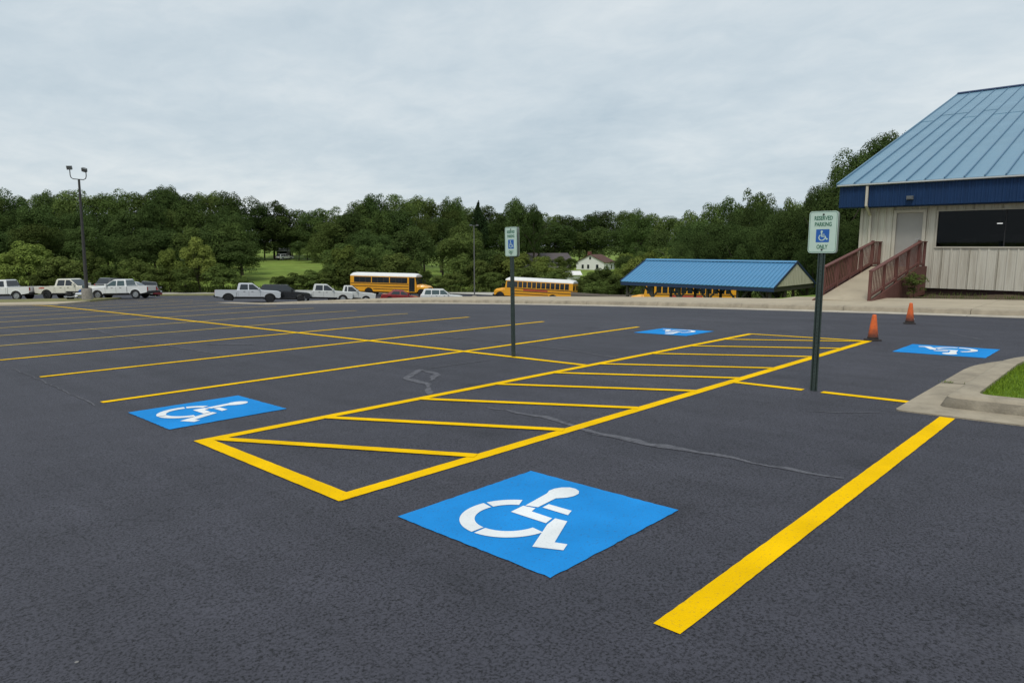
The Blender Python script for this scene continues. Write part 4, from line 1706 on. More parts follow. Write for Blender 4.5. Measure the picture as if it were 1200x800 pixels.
# white gabled house: gable end turned to the lot, a lower wing on its right
hs = house('white_house', 'white gabled house with brown roof beyond the valley, above the pavilion', 25.0, 205, 7.5, 9.0, 2.6, 2.1, 58, 'house_white', 'house_roof',
           [('l', -2.3, 1.3, 0.8, 1.3), ('l', 0.6, 1.3, 0.7, 1.2), ('l', 2.4, 1.3, 0.7, 1.2), ('l', 0, 3.8, 0.6, 0.8), ('f', -1.8, 1.3, 0.8, 1.3), ('f', 1.4, 1.3, 0.8, 1.3)], chimney=-2.4, z=-5.9)
house('grey_house', 'dark grey house half hidden by trees beside the white gabled house', 13.0, 215, 9.0, 7.0, 2.3, 1.8, 20, 'house_dim', 'house_roof_grey',
      [('f', -2, 1.2, 0.8, 1.1), ('f', 2, 1.2, 0.8, 1.1)], z=-5.0)
house('pale_house', 'pale house showing through the trees left of the grey house', 6.5, 222, 6.0, 6.0, 2.3, 1.7, 60, 'house_dim', 'house_roof_grey', [('f', 0, 1.2, 1.0, 1.2)], z=-5.0)
house('garden_shed', 'small white garden shed on the slope below the white house', 13.0, 150, 3.4, 2.6, 1.1, 0.6, 10, 'house_white', 'house_white', [])
house('barn', 'white roofed outbuilding in a gap of the woods above the meadow', -66.5, 200, 3.6, 5.0, 2.2, 0.7, 15, 'house_dim', 'house_white', [('f', 0, 1.2, 2.0, 1.9)])


# ================================================================== VEHICLES
def wheel(parent, x, y, r, w, rimm, side):
    M = Matrix.Translation((x, y, r)) @ Matrix.Rotation(-side * PI / 2, 4, 'X')
    # lathe axis z -> points to the outside of the vehicle
    b = MB()
    b.lathe([(r * 0.62, -w / 2), (r * 0.90, -w / 2), (r * 0.985, -w * 0.36), (r, 0), (r * 0.985, w * 0.36), (r * 0.90, w / 2), (r * 0.66, w / 2 - 0.005), (r * 0.64, w * 0.25)], 22, M)
    t = b.build('wheel', 'tyre', parent, smooth=True)
    b = MB()
    b.lathe([(r * 0.635, w * 0.25), (r * 0.635, w / 2 - 0.02), (r * 0.585, w / 2 - 0.012), (r * 0.55, w * 0.28), (0.0, w * 0.28)], 22, M)
    for k in range(6):
        Mk = M @ Matrix.Rotation(2 * PI * k / 6, 4, 'Z')
        b.box(r * 0.08, r * 0.57, -r * 0.065, r * 0.065, w * 0.27, w / 2 - 0.02, Mk)
    b.lathe([(r * 0.15, w * 0.27), (r * 0.15, w / 2 - 0.012), (0.0, w / 2 - 0.01)], 12, M)
    b.build('rim', rimm, t, smooth=True)


def profile_with_arches(top, zb, arches, ra, zc):
    """top: outline points from rear-bottom round over the top to front-bottom; the sill with wheel arches closes it"""
    P = list(top)
    for xc in sorted(arches, reverse=True):
        dz = zb - zc
        half = math.sqrt(max(ra * ra - dz * dz, 0.0001))
        a0 = math.atan2(dz, half)
        a1 = PI - a0
        for i in range(11):
            a = a0 + (a1 - a0) * i / 10
            P.append((xc + ra * math.cos(a), zc + ra * math.sin(a)))
    return P


def slab_body(P, hw, zsh, name, m, parent, inner=None, yc=0.0):
    """extrude an outline to both sides with softened shoulders"""
    b = MB()
    def ring(y, k):
        out = []
        for x, z in P:
            zz = z - (k * 0.055 if z > zsh else 0)
            out.append((x, y, zz))
        return out
    b.loft([ring(yc - hw, 1), ring(yc - hw + 0.09, 0), ring(yc + hw - 0.09, 0), ring(yc + hw, 1)])
    return b.build(name, m, parent)


def vehicle(name, label, cat, sp, u, v, heading, paint, rimm='rim', glass='car_glass', group=None, sticker=False):
    root = thing(name, label, cat, group=group)
    seat_on_ground(root, u, v, heading, 0.0, sp['L'])
    hw, r, zc, ra = sp['W'] / 2, sp['r'], sp['r'], sp['r'] + 0.075
    cab = sp['cab']                      # belt: x0,x1,z ; roof: x0,x1,z ; half widths
    xb0, xb1, zb_, xr0, xr1, zr, hb, hr = cab
    bed = sp.get('bed')
    body = slab_body(profile_with_arches(sp['prof'], sp['sill'], [a for a in sp['arch'] if bed is None or a > bed[1]], ra, zc), hw, sp['zsh'], 'body', paint, root)
    if bed:
        x0, x1, zf, ztop = bed
        for s in (-1, 1):
            P = profile_with_arches([(x0 + 0.05, sp['sill'] + 0.1), (x0, sp['sill'] + 0.2), (x0, ztop), (x1 - 0.012, ztop), (x1 - 0.012, sp['sill'])], sp['sill'], [a for a in sp['arch'] if a < x1], ra, zc)
            b = MB()
            b.loft([[(x, s * (hw - 0.02), z) for x, z in P], [(x, s * (hw - 0.14), z) for x, z in P]])
            b.build('bed_side', paint, root)
        b = MB()
        b.box(x0 + 0.06, x1 - 0.02, -hw + 0.145, hw - 0.145, zf - 0.05, zf)
        b.box(x0 + 0.1, x1 - 0.02, -0.5, 0.5, sp['sill'] - 0.05, zf - 0.055)
        b.build('bed_floor', 'black_trim', root)
        MB().box(x0 - 0.005, x0 + 0.055, -hw + 0.145, hw - 0.145, zf - 0.02, ztop - 0.01).build('tailgate', paint, root)
    # greenhouse
    b = MB()
    mid = 0.5
    def ring(z, k):
        x0 = xb0 + (xr0 - xb0) * k
        x1 = xb1 + (xr1 - xb1) * k
        h = hb + (hr - hb) * k
        return [(x0, -h, z), (x1, -h, z), (x1, h, z), (x0, h, z)]
    rz_ = ring(zr, 1)
    b.loft([ring(zb_ - 0.04, 0), rz_, [(x + (0.1 if i in (0, 3) else -0.12), y * 0.9, zr + 0.045) for i, (x, y, z) in enumerate(rz_)]])
    cabo = b.build('cab', paint, root)
    bm = bmesh.new()
    bm.from_mesh(cabo.data)
    bmesh.ops.bevel(bm, geom=[e for e in bm.edges if e.verts[0].co.z > zb_ + 0.1 or e.verts[1].co.z > zb_ + 0.1], offset=0.035, segments=2, affect='EDGES')
    bm.to_mesh(cabo.data)
    bm.free()
    # glass: side windows lie on the sloping sides
    def side_pt(x, z, s, off):
        k = (z - zb_) / (zr - zb_)
        return (x, s * (hb + (hr - hb) * k + off), z)
    for poly in sp['wins']:
        for s in (-1, 1):
            b = MB()
            b.loft([[side_pt(x, z, s, -0.02) for x, z in poly], [side_pt(x, z, s, 0.006) for x, z in poly]])
            b.build('side_window', glass, root)
    def end_pane(front):
        xa, xc = (xb1, xr1) if front else (xb0, xr0)
        d = 1 if front else -1
        ring_ = []
        for k, q in ((0.10, 0.92), (0.10, -0.92), (0.93, -0.90), (0.93, 0.90)):
            x = xa + (xc - xa) * k
            h = (hb + (hr - hb) * k) * q
            ring_.append((x, h, zb_ + (zr - zb_) * k))
        b = MB()
        b.loft([[(x - d * 0.03, y, z) for x, y, z in ring_], [(x + d * 0.008, y, z + 0.004) for x, y, z in ring_]])
        b.build('windshield' if front else 'rear_window', glass, root)
    end_pane(True)
    end_pane(False)
    # wheels
    for xa in sp['arch']:
        for s in (-1, 1):
            wheel(root, xa, s * (hw - 0.13), r, 0.25, rimm, s)
    # dark sill strip and wheel-arch lips
    for s in (-1, 1):
        ya, yb = (hw - 0.03, hw + 0.006) if s > 0 else (-hw - 0.006, -hw + 0.03)
        MB().box(min(sp['arch']) + ra + 0.06, max(sp['arch']) - ra - 0.06, ya, yb, sp['sill'] - 0.03, sp['sill'] + 0.07).build('sill_strip', 'black_trim', root)
        for xa in sp['arch']:
            b = MB()
            A0 = math.asin(min(0.9, (sp['sill'] - zc) / ra))
            arc = [A0 + (PI - 2 * A0) * i / 12 for i in range(13)]
            pts = [(xa + ra * math.cos(a), zc + ra * math.sin(a)) for a in arc] + [(xa + (ra + 0.05) * math.cos(a), zc + (ra + 0.05) * math.sin(a)) for a in arc[::-1]]
            b.loft([[(x, ya, z) for x, z in pts], [(x, yb, z) for x, z in pts]])
            b.build('arch_lip', 'black_trim' if rimm == 'rim_dark' else paint, root)
    # underside and wheel wells
    b = MB()
    b.box(min(sp['arch']) - 0.55, max(sp['arch']) + 0.5, -hw + 0.30, hw - 0.30, sp['sill'] - 0.12, sp['sill'] + 0.42)
    b.build('chassis', 'black_trim', root)
    # bumpers and lamps
    L_ = sp['L']
    zbp = sp['sill'] + 0.12
    MB().box(L_ - 0.10, L_ + 0.05, -hw + 0.05, hw - 0.05, zbp - 0.14, zbp + 0.10).build('front_bumper', sp.get('bump', 'black_trim'), root)
    MB().box(-0.10, 0.09, -hw + 0.05, hw - 0.05, zbp - 0.10, zbp + 0.10).build('rear_bumper', sp.get('rbump', 'black_trim'), root)
    zh = sp['zlamp']
    MB().box(L_ - 0.05, L_ + 0.012, -0.52, 0.52, zh - 0.14, zh + 0.06).build('grille', 'black_trim', root)
    for s in (-1, 1):
        MB().box(L_ - 0.20, L_ + 0.02, s * (hw - 0.18) - 0.15, s * (hw - 0.18) + 0.13, zh - 0.08, zh + 0.08).build('headlight', 'clear_lens', root)
        y0 = s * (hw - 0.06)
        MB().box(-0.018, 0.10, min(y0, y0 - s * 0.16), max(y0, y0 - s * 0.16), zh - 0.12, zh + 0.2).build('tail_light', 'red_lens', root)
        ym = s * (hb + 0.12)
        MB().box(xb1 - 0.42, xb1 - 0.27, ym - 0.11, ym + 0.11, zb_ + 0.06, zb_ + 0.24).build('mirror', paint, root)
        for hx in sp['handles']:
            MB().box(hx - 0.09, hx + 0.09, s * hw - 0.012 if s > 0 else -hw - 0.012, s * hw + 0.012 if s > 0 else -hw + 0.012, zb_ - 0.16, zb_ - 0.12).build('door_handle', 'black_trim', root)
        for dx in sp['doors']:
            MB().box(dx - 0.007, dx + 0.007, s * hw - 0.004 if s > 0 else -hw - 0.004, s * hw + 0.004 if s > 0 else -hw + 0.004, sp['sill'] + 0.12, zb_ - 0.06).build('door_gap', 'black_trim', root)
    if sticker:
        for s in (-1, 1):
            b = MB()
            y = s * (hw - 0.02) + s * 0.004
            b.prism([(0.42, 1.00), (0.95, 1.00), (1.0, 1.10), (0.72, 1.12), (0.47, 1.08)], y - 0.003, y + 0.003, lambda p, q, t: (p, t, q))
            b.build('sticker', 'red_sticker', root)
    return root


CREW = dict(L=5.75, W=1.98, r=0.40, sill=0.52, zsh=0.95, zlamp=0.95, arch=(1.15, 4.80), bed=(0.0, 1.85, 0.72, 1.20),
            prof=[(1.87, 0.52), (1.87, 1.22), (2.6, 1.22), (4.10, 1.21), (4.25, 1.20), (5.40, 1.14), (5.64, 1.09), (5.74, 0.98), (5.75, 0.55), (5.60, 0.46)],
            cab=(1.90, 4.18, 1.20, 2.05, 3.30, 1.82, 0.94, 0.76), handles=(2.55, 3.25), doors=(2.0, 2.95, 3.95),
            wins=[[(2.14, 1.24), (2.86, 1.24), (2.86, 1.74), (2.24, 1.74)], [(2.96, 1.24), (3.92, 1.24), (3.30, 1.74), (2.96, 1.74)]])
EXT = dict(CREW, L=5.6, arch=(1.2, 4.65), bed=(0.0, 2.2, 0.70, 1.15),
           prof=[(2.22, 0.50), (2.22, 1.17), (4.0, 1.16), (4.15, 1.15), (5.25, 1.08), (5.49, 1.03), (5.59, 0.92), (5.6, 0.52), (5.45, 0.44)],
           cab=(2.25, 4.08, 1.15, 2.38, 3.22, 1.74, 0.90, 0.74), handles=(3.05,), doors=(2.75, 3.85),
           wins=[[(2.46, 1.19), (2.72, 1.19), (2.72, 1.66), (2.54, 1.66)], [(2.82, 1.19), (3.80, 1.19), (3.22, 1.66), (2.82, 1.66)]], sill=0.50, r=0.37, W=1.85)
SPORT = dict(CREW, L=5.35, W=1.90, r=0.38, sill=0.46, arch=(1.05, 4.35), bed=(0.0, 1.75, 0.70, 1.12),
             prof=[(1.77, 0.46), (1.77, 1.16), (3.75, 1.14), (3.92, 1.12), (4.95, 1.02), (5.25, 0.94), (5.34, 0.84), (5.35, 0.50), (5.2, 0.42)],
             cab=(1.79, 3.86, 1.13, 1.92, 3.0, 1.70, 0.90, 0.72), handles=(2.3, 3.05), doors=(1.75, 2.7, 3.65), zlamp=0.82,
             wins=[[(1.96, 1.17), (2.62, 1.17), (2.62, 1.62), (2.04, 1.62)], [(2.72, 1.17), (3.60, 1.17), (3.02, 1.62), (2.72, 1.62)]])
SUV = dict(CREW, L=4.9, W=1.92, r=0.37, sill=0.42, bed=None, arch=(1.0, 3.95), zlamp=0.85,
           prof=[(0.15, 0.42), (0.03, 0.55), (0.0, 1.0), (0.06, 1.12), (1.5, 1.12), (3.35, 1.10), (3.5, 1.09), (4.5, 1.0), (4.8, 0.92), (4.89, 0.8), (4.9, 0.48), (4.8, 0.40)],
           cab=(0.10, 3.50, 1.10, 0.42, 2.65, 1.70, 0.90, 0.70), handles=(1.85, 2.75), doors=(1.3, 2.2, 3.2),
           wins=[[(0.48, 1.14), (1.22, 1.14), (1.22, 1.62), (0.62, 1.62)], [(1.32, 1.14), (2.15, 1.14), (2.15, 1.62), (1.32, 1.62)], [(2.25, 1.14), (3.22, 1.14), (2.68, 1.62), (2.25, 1.62)]])
SEDAN = dict(CREW, L=4.7, W=1.82, r=0.33, sill=0.30, bed=None, arch=(0.95, 3.75), zlamp=0.66, zsh=0.75,
             prof=[(0.15, 0.30), (0.03, 0.45), (0.02, 0.85), (0.12, 0.96), (0.9, 0.98), (3.2, 0.94), (3.35, 0.92), (4.3, 0.76), (4.6, 0.68), (4.69, 0.58), (4.7, 0.36), (4.6, 0.28)],
             cab=(0.55, 3.38, 0.94, 1.25, 2.45, 1.42, 0.86, 0.62), handles=(1.75, 2.65), doors=(1.2, 2.1, 3.1),
             wins=[[(1.02, 0.98), (2.05, 0.98), (2.05, 1.34), (1.36, 1.34)], [(2.15, 0.98), (3.08, 0.98), (2.46, 1.34), (2.15, 1.34)]], bump='paint_red', rbump='paint_red')

RIGHT = HEAD - PI / 2          # heading to the right of the view
LEFT = HEAD + PI / 2


def park(name, label, cat, sp, X, Y, dirn, paint, L_=None, **k):
    """X, Y: middle of the vehicle"""
    h = dirn
    u, v = from_view(X, Y)
    u -= math.cos(h) * sp['L'] / 2
    v -= math.sin(h) * sp['L'] / 2
    return vehicle(name, label, cat, sp, u, v, h, paint, **k)


GL = 'vehicles parked beyond the end island'
GM = 'vehicles parked on the lower lot'
park('pickup_truck', 'white crew cab pickup truck with its tailgate backed up to the cream truck', 'pickup truck', CREW, -46.3, 62.0, LEFT + R(3), 'paint_white', group=GL)
park('pickup_truck', 'cream white pickup truck with a red sticker on its bed side', 'pickup truck', CREW, -40.35, 62.5, RIGHT - R(4), 'paint_cream', group=GL, sticker=True, rimm='rim_dark')
park('pickup_truck', 'white sport pickup truck parked nose to the floodlight pole base', 'pickup truck', SPORT, -35.2, 61.5, LEFT + R(2), 'paint_white', group=GL, glass='glass_teal')
park('parked_car', 'pale car mostly hidden behind the white sport pickup and the pole', 'car', SEDAN, -39.6, 71.5, RIGHT, 'paint_light', group=GL)
park('parked_suv', 'grey sport utility vehicle behind the bed of the white sport pickup', 'suv', SUV, -41.9, 73.0, RIGHT + R(70), 'paint_grey', group=GL)
park('parked_suv', 'dark sport utility vehicle seen end on beyond the white sport pickup', 'suv', SUV, -40.5, 76.0, LEFT - R(65), 'paint_grey', group=GL)
park('pickup_truck', 'silver crew cab pickup truck parked beside the black vehicle', 'pickup truck', CREW, -25.0, 64.5, RIGHT + R(20), 'paint_silver', group=GM, rimm='rim_dark')
park('parked_suv', 'black sport utility vehicle between the silver and white pickups', 'suv', SUV, -22.3, 67.0, RIGHT + R(12), 'paint_black', group=GM, rimm='rim_dark')
park('pickup_truck', 'white pickup truck with a long open bed behind the pavement end', 'pickup truck', CREW, -18.9, 68.0, RIGHT + R(14), 'paint_light', group=GM)
park('pickup_truck', 'white extended cab pickup truck parked beside the yellow bus', 'pickup truck', EXT, -17.0, 70.5, RIGHT + R(10), 'paint_light', group=GM)
park('parked_car', 'dark red car in front of the bus with the dark windows', 'car', SEDAN, -12.6, 78.0, RIGHT + R(8), 'paint_red', group=GM)
park('parked_suv', 'white car with roof rack in front of the bus bonnet', 'suv', dict(SUV, L=4.5), -8.3, 78.5, RIGHT + R(6), 'paint_white', group=GM, glass='glass_teal')


# ------------------------------------------------------------------ school buses
def bus(label, X, Y, heading, panes, open_side, dark_windows):
    L0, HW = 8.9, 1.22
    root = thing('school_bus', label, 'bus', group='yellow school buses')
    u, v = from_view(X, Y)
    u -= math.cos(heading) * 5.2
    v -= math.sin(heading) * 5.2
    seat_on_ground(root, u, v, heading, 0.0, 10.4)
    r, zc, ra = 0.50, 0.50, 0.60
    P = profile_with_arches([(0.0, 0.62), (0.0, 2.56), (8.72, 2.56), (8.9, 1.6), (8.9, 0.62)], 0.62, [2.5], ra, zc)
    b = MB()
    b.loft([[(x, -HW, z) for x, z in P], [(x, HW, z) for x, z in P]])
    b.build('body', 'bus_yellow', root)
    # roof: arched section, rounded at both ends
    b = MB()
    sec = []
    for i in range(13):
        a = PI * i / 12
        sec.append((HW * math.cos(a) * (1.0), 2.564 + 0.44 * math.sin(a) ** 0.75 if 0 < i < 12 else 2.564))
    rings = []
    for x, k in ((-0.02, 0.55), (0.12, 0.90), (0.45, 1.0), (4.5, 1.0), (8.2, 1.0), (8.6, 0.92), (8.85, 0.62)):
        rings.append([(x, y * (0.97 + 0.03 * k), 2.564 + (z - 2.564) * k) for y, z in sec])
    b.loft(rings)
    b.build('roof', 'bus_white', root, smooth=True)
    # window band
    n = panes
    x0, x1 = 0.45, 7.75
    pw_ = (x1 - x0) / n
    for s in (-1, 1):
        for k in range(n):
            a, c = x0 + pw_ * k + 0.055, x0 + pw_ * (k + 1) - 0.055
            y0, y1 = (HW - 0.02, HW + 0.010) if s > 0 else (-HW - 0.010, -HW + 0.02)
            w_ = MB().box(a, c, y0, y1, 1.74, 2.47).build('window', 'black_trim', root)
            y0, y1 = (HW + 0.0105, HW + 0.016) if s > 0 else (-HW - 0.016, -HW - 0.0105)
            MB().box(a + 0.03, c - 0.03, y0, y1, 1.77, 2.06).build('pane', 'car_glass', w_)
            MB().box(a + 0.03, c - 0.03, y0, y1, 2.10, 2.44).build('pane', 'car_glass', w_)
        if dark_windows:
            for zz in (1.705,):
                y0, y1 = (HW - 0.02, HW + 0.009) if s > 0 else (-HW - 0.009, -HW + 0.02)
                for k in range(1, n):
                    if k % 3:
                        xx = x0 + pw_ * k
                        MB().box(xx - 0.054, xx + 0.054, y0, y1, 1.74, 2.47).build('window_divider', 'black_trim', root)
        for zz in (0.95, 1.28, 1.62):
            y0, y1 = (HW - 0.01, HW + 0.03) if s > 0 else (-HW - 0.03, -HW + 0.01)
            MB().box(0.05, 7.85, y0, y1, zz - 0.035, zz + 0.035).build('rub_rail', 'black_trim', root) if zz != 0.95 else MB().box(3.15, 7.85, y0, y1, zz - 0.035, zz + 0.035).build('rub_rail', 'black_trim', root)
        y0, y1 = (HW - 0.01, HW + 0.012) if s > 0 else (-HW - 0.012, -HW + 0.01)
        MB().box(3.2, 6.4, y0, y1, 1.36, 1.54).build('name_band', 'red_sticker', root) if not dark_windows else None
    # driver's window on the left, folding door on the right
    dw = MB().box(7.92, 8.62, HW - 0.02, HW + 0.010, 1.66, 2.46).build('driver_window', 'car_glass', root)
    dr = MB().box(7.92, 8.68, -HW - 0.012, -HW + 0.02, 0.70, 2.48).build('door', 'black_trim', root)
    for a in (7.98, 8.33):
        MB().box(a, a + 0.29, -HW - 0.018, -HW - 0.0125, 0.95, 2.40).build('pane', 'car_glass', dr)
    # front: windshield, hood, grille, fenders
    for s in (-1, 1):
        b = MB()
        y0, y1 = (0.03, 1.12) if s > 0 else (-1.12, -0.03)
        b.add([(8.905, y0, 1.66), (8.905, y1, 1.66), (8.755, y1, 2.48), (8.755, y0, 2.48), (8.935, y0, 1.66), (8.935, y1, 1.66), (8.785, y1, 2.48), (8.785, y0, 2.48)],
              [(0, 1, 2, 3), (7, 6, 5, 4), (0, 4, 5, 1), (1, 5, 6, 2), (2, 6, 7, 3), (3, 7, 4, 0)])
        b.build('windshield', 'car_glass', root)
    hood = [(8.9, 0.62), (8.9, 1.62), (9.4, 1.58), (10.1, 1.42), (10.32, 1.28), (10.38, 1.05), (10.38, 0.66)]
    P = profile_with_arches(hood, 0.66, [9.55], ra, zc)
    b = MB()
    b.loft([[(x, -1.12, min(z, 1.22 + (10.4 - x) * 0.06)) for x, z in P], [(x, -0.92, z) for x, z in P], [(x, 0.92, z) for x, z in P], [(x, 1.12, min(z, 1.22 + (10.4 - x) * 0.06)) for x, z in P]])
    b.build('hood', 'bus_yellow', root)
    MB().box(10.36, 10.40, -0.55, 0.55, 0.80, 1.22).build('grille', 'black_trim', root)
    MB().box(10.38, 10.55, -1.15, 1.15, 0.48, 0.74).build('front_bumper', 'black_trim', root)
    MB().box(-0.14, -0.002, -1.18, 1.18, 0.50, 0.76).build('rear_bumper', 'black_trim', root)
    for s in (-1, 1):
        MB().box(10.33, 10.41, s * 0.82 - 0.13, s * 0.82 + 0.13, 0.88, 1.10).build('headlight', 'clear_lens', root)
        MB().box(-0.03, 0.01, s * 0.95 - 0.11, s * 0.95 + 0.11, 1.25, 1.47).build('tail_light', 'red_lens', root)
        MB().box(-0.03, 0.01, s * 0.68 - 0.09, s * 0.68 + 0.09, 1.27, 1.45).build('turn_light', 'amber_lens', root)
        MB().box(-0.028, 0.01, s * 0.72 - 0.30, s * 0.72 + 0.30, 1.72, 2.28).build('rear_window', 'car_glass', root)
        b = MB()
        b.beam((8.85, s * 1.15, 2.2), (9.15, s * 1.45, 2.1), 0.04, 0.04)
        b.box(9.12, 9.18, s * 1.45 - 0.12, s * 1.45 + 0.12, 1.75, 2.12)
        b.build('mirror', 'black_trim', root)
        wheel(root, 2.5, s * (HW - 0.16), r, 0.30, 'rim_dark', s)
        wheel(root, 9.55, s * (HW - 0.28), r, 0.28, 'rim_dark', s)
    MB().box(-0.024, 0.01, -0.34, 0.34, 0.95, 2.38).build('emergency_door', 'bus_yellow', root)
    MB().box(0.4, 8.8, -0.9, 0.9, 0.42, 0.70).build('chassis', 'black_trim', root)
    return root


bus('yellow school bus with dark windows parked behind the dark red car', -15.5, 88.0, RIGHT - R(11), 9, 'r', True)
bus('yellow school bus with white roof parked near the plank fence', 2.9, 86.5, LEFT - R(20), 12, 'l', False)

bus('yellow school bus parked behind the far posts of the blue roofed pavilion', 17.2, 69.0, LEFT - R(14), 12, 'l', False)
park('parked_suv', 'white car standing by the outbuilding above the meadow', 'suv', SUV, -64.0, 193.0, RIGHT + R(60), 'paint_white')

# ------------------------------------------------------------------ motorcycle by the pole
u, v = from_view(-38.3, 59.0)
mc = thing('motorcycle', 'blue and white motorcycle parked in front of the cream pickup truck', 'motorcycle')
seat_on_ground(mc, u, v, RIGHT + R(18), 0.0, 1.4)
for x in (0.0, 1.42):
    M = Matrix.Translation((x, 0, 0.31)) @ Matrix.Rotation(PI / 2, 4, 'X')
    t = MB().lathe([(0.20, -0.06), (0.28, -0.065), (0.31, 0.0), (0.28, 0.065), (0.20, 0.06)], 20, M).build('wheel', 'tyre', mc, smooth=True)
    MB().lathe([(0.20, -0.03), (0.20, 0.03), (0.06, 0.045), (0.0, 0.045)], 16, M).build('rim', 'rim', t, smooth=True)
b = MB()
b.tube([(0.0, 0.1, 0.31), (0.5, 0.12, 0.45), (0.75, 0.0, 0.75), (1.1, 0, 0.85)], 0.035, 6)
b.tube([(0.0, -0.1, 0.31), (0.5, -0.12, 0.45), (0.75, 0.0, 0.75)], 0.035, 6)
b.build('frame', 'black_trim', mc)
for s in (-1, 1):
    MB().tube([(1.42, s * 0.09, 0.31), (1.12, s * 0.08, 0.98)], 0.028, 6).build('fork', 'chrome', mc)
b = MB()
b.loft([[(0.42, -0.16, 0.34), (0.9, -0.18, 0.34), (0.9, 0.18, 0.34), (0.42, 0.16, 0.34)], [(0.40, -0.19, 0.5), (0.95, -0.2, 0.5), (0.95, 0.2, 0.5), (0.40, 0.19, 0.5)], [(0.5, -0.12, 0.68), (0.88, -0.12, 0.7), (0.88, 0.12, 0.7), (0.5, 0.12, 0.68)]])
b.build('engine', 'chrome', mc)
b = MB()
b.loft([[(0.72, -0.13, 0.70), (1.12, -0.11, 0.82), (1.12, 0.11, 0.82), (0.72, 0.13, 0.70)], [(0.68, -0.17, 0.82), (1.10, -0.15, 0.95), (1.10, 0.15, 0.95), (0.68, 0.17, 0.82)], [(0.75, -0.08, 0.92), (1.05, -0.08, 1.02), (1.05, 0.08, 1.02), (0.75, 0.08, 0.92)]])
b.build('fuel_tank', 'moto_blue', mc, smooth=True)
b = MB()
b.loft([[(-0.25, -0.12, 0.72), (0.7, -0.14, 0.68), (0.7, 0.14, 0.68), (-0.25, 0.12, 0.72)], [(-0.28, -0.14, 0.82), (0.68, -0.14, 0.79), (0.68, 0.14, 0.79), (-0.28, 0.14, 0.82)]])
b.build('seat', 'black_trim', mc)
b = MB()
b.loft([[(1.0, -0.22, 0.35), (1.35, -0.1, 0.55), (1.35, 0.1, 0.55), (1.0, 0.22, 0.35)], [(1.0, -0.26, 0.75), (1.42, -0.14, 0.85), (1.42, 0.14, 0.85), (1.0, 0.26, 0.75)], [(1.0, -0.2, 1.0), (1.3, -0.1, 1.12), (1.3, 0.1, 1.12), (1.0, 0.2, 1.0)]])
b.build('fairing', 'moto_blue', mc)
b = MB()
b.loft([[(1.02, -0.18, 1.01), (1.28, -0.09, 1.13), (1.28, 0.09, 1.13), (1.02, 0.18, 1.01)], [(0.98, -0.12, 1.25), (1.10, -0.06, 1.32), (1.10, 0.06, 1.32), (0.98, 0.12, 1.25)]])
b.build('windscreen', 'glass_teal', mc)
for s in (-1, 1):
    MB().box(-0.28, 0.14, s * 0.27 - 0.07, s * 0.27 + 0.07, 0.46, 0.70).build('saddlebag', 'black_trim', mc)
MB().tube([(0.95, -0.36, 1.02), (1.06, -0.2, 1.04), (1.08, 0, 1.02), (1.06, 0.2, 1.04), (0.95, 0.36, 1.02)], 0.018, 6).build('handlebar', 'chrome', mc)
MB().tube([(0.6, -0.2, 0.36), (0.1, -0.24, 0.32), (-0.4, -0.24, 0.36)], 0.045, 8).build('exhaust', 'chrome', mc)
b = MB()
b.beam((0.55, 0.12, 0.40), (0.45, 0.34, 0.0), 0.03, 0.03)
b.build('kickstand', 'black_trim', mc)

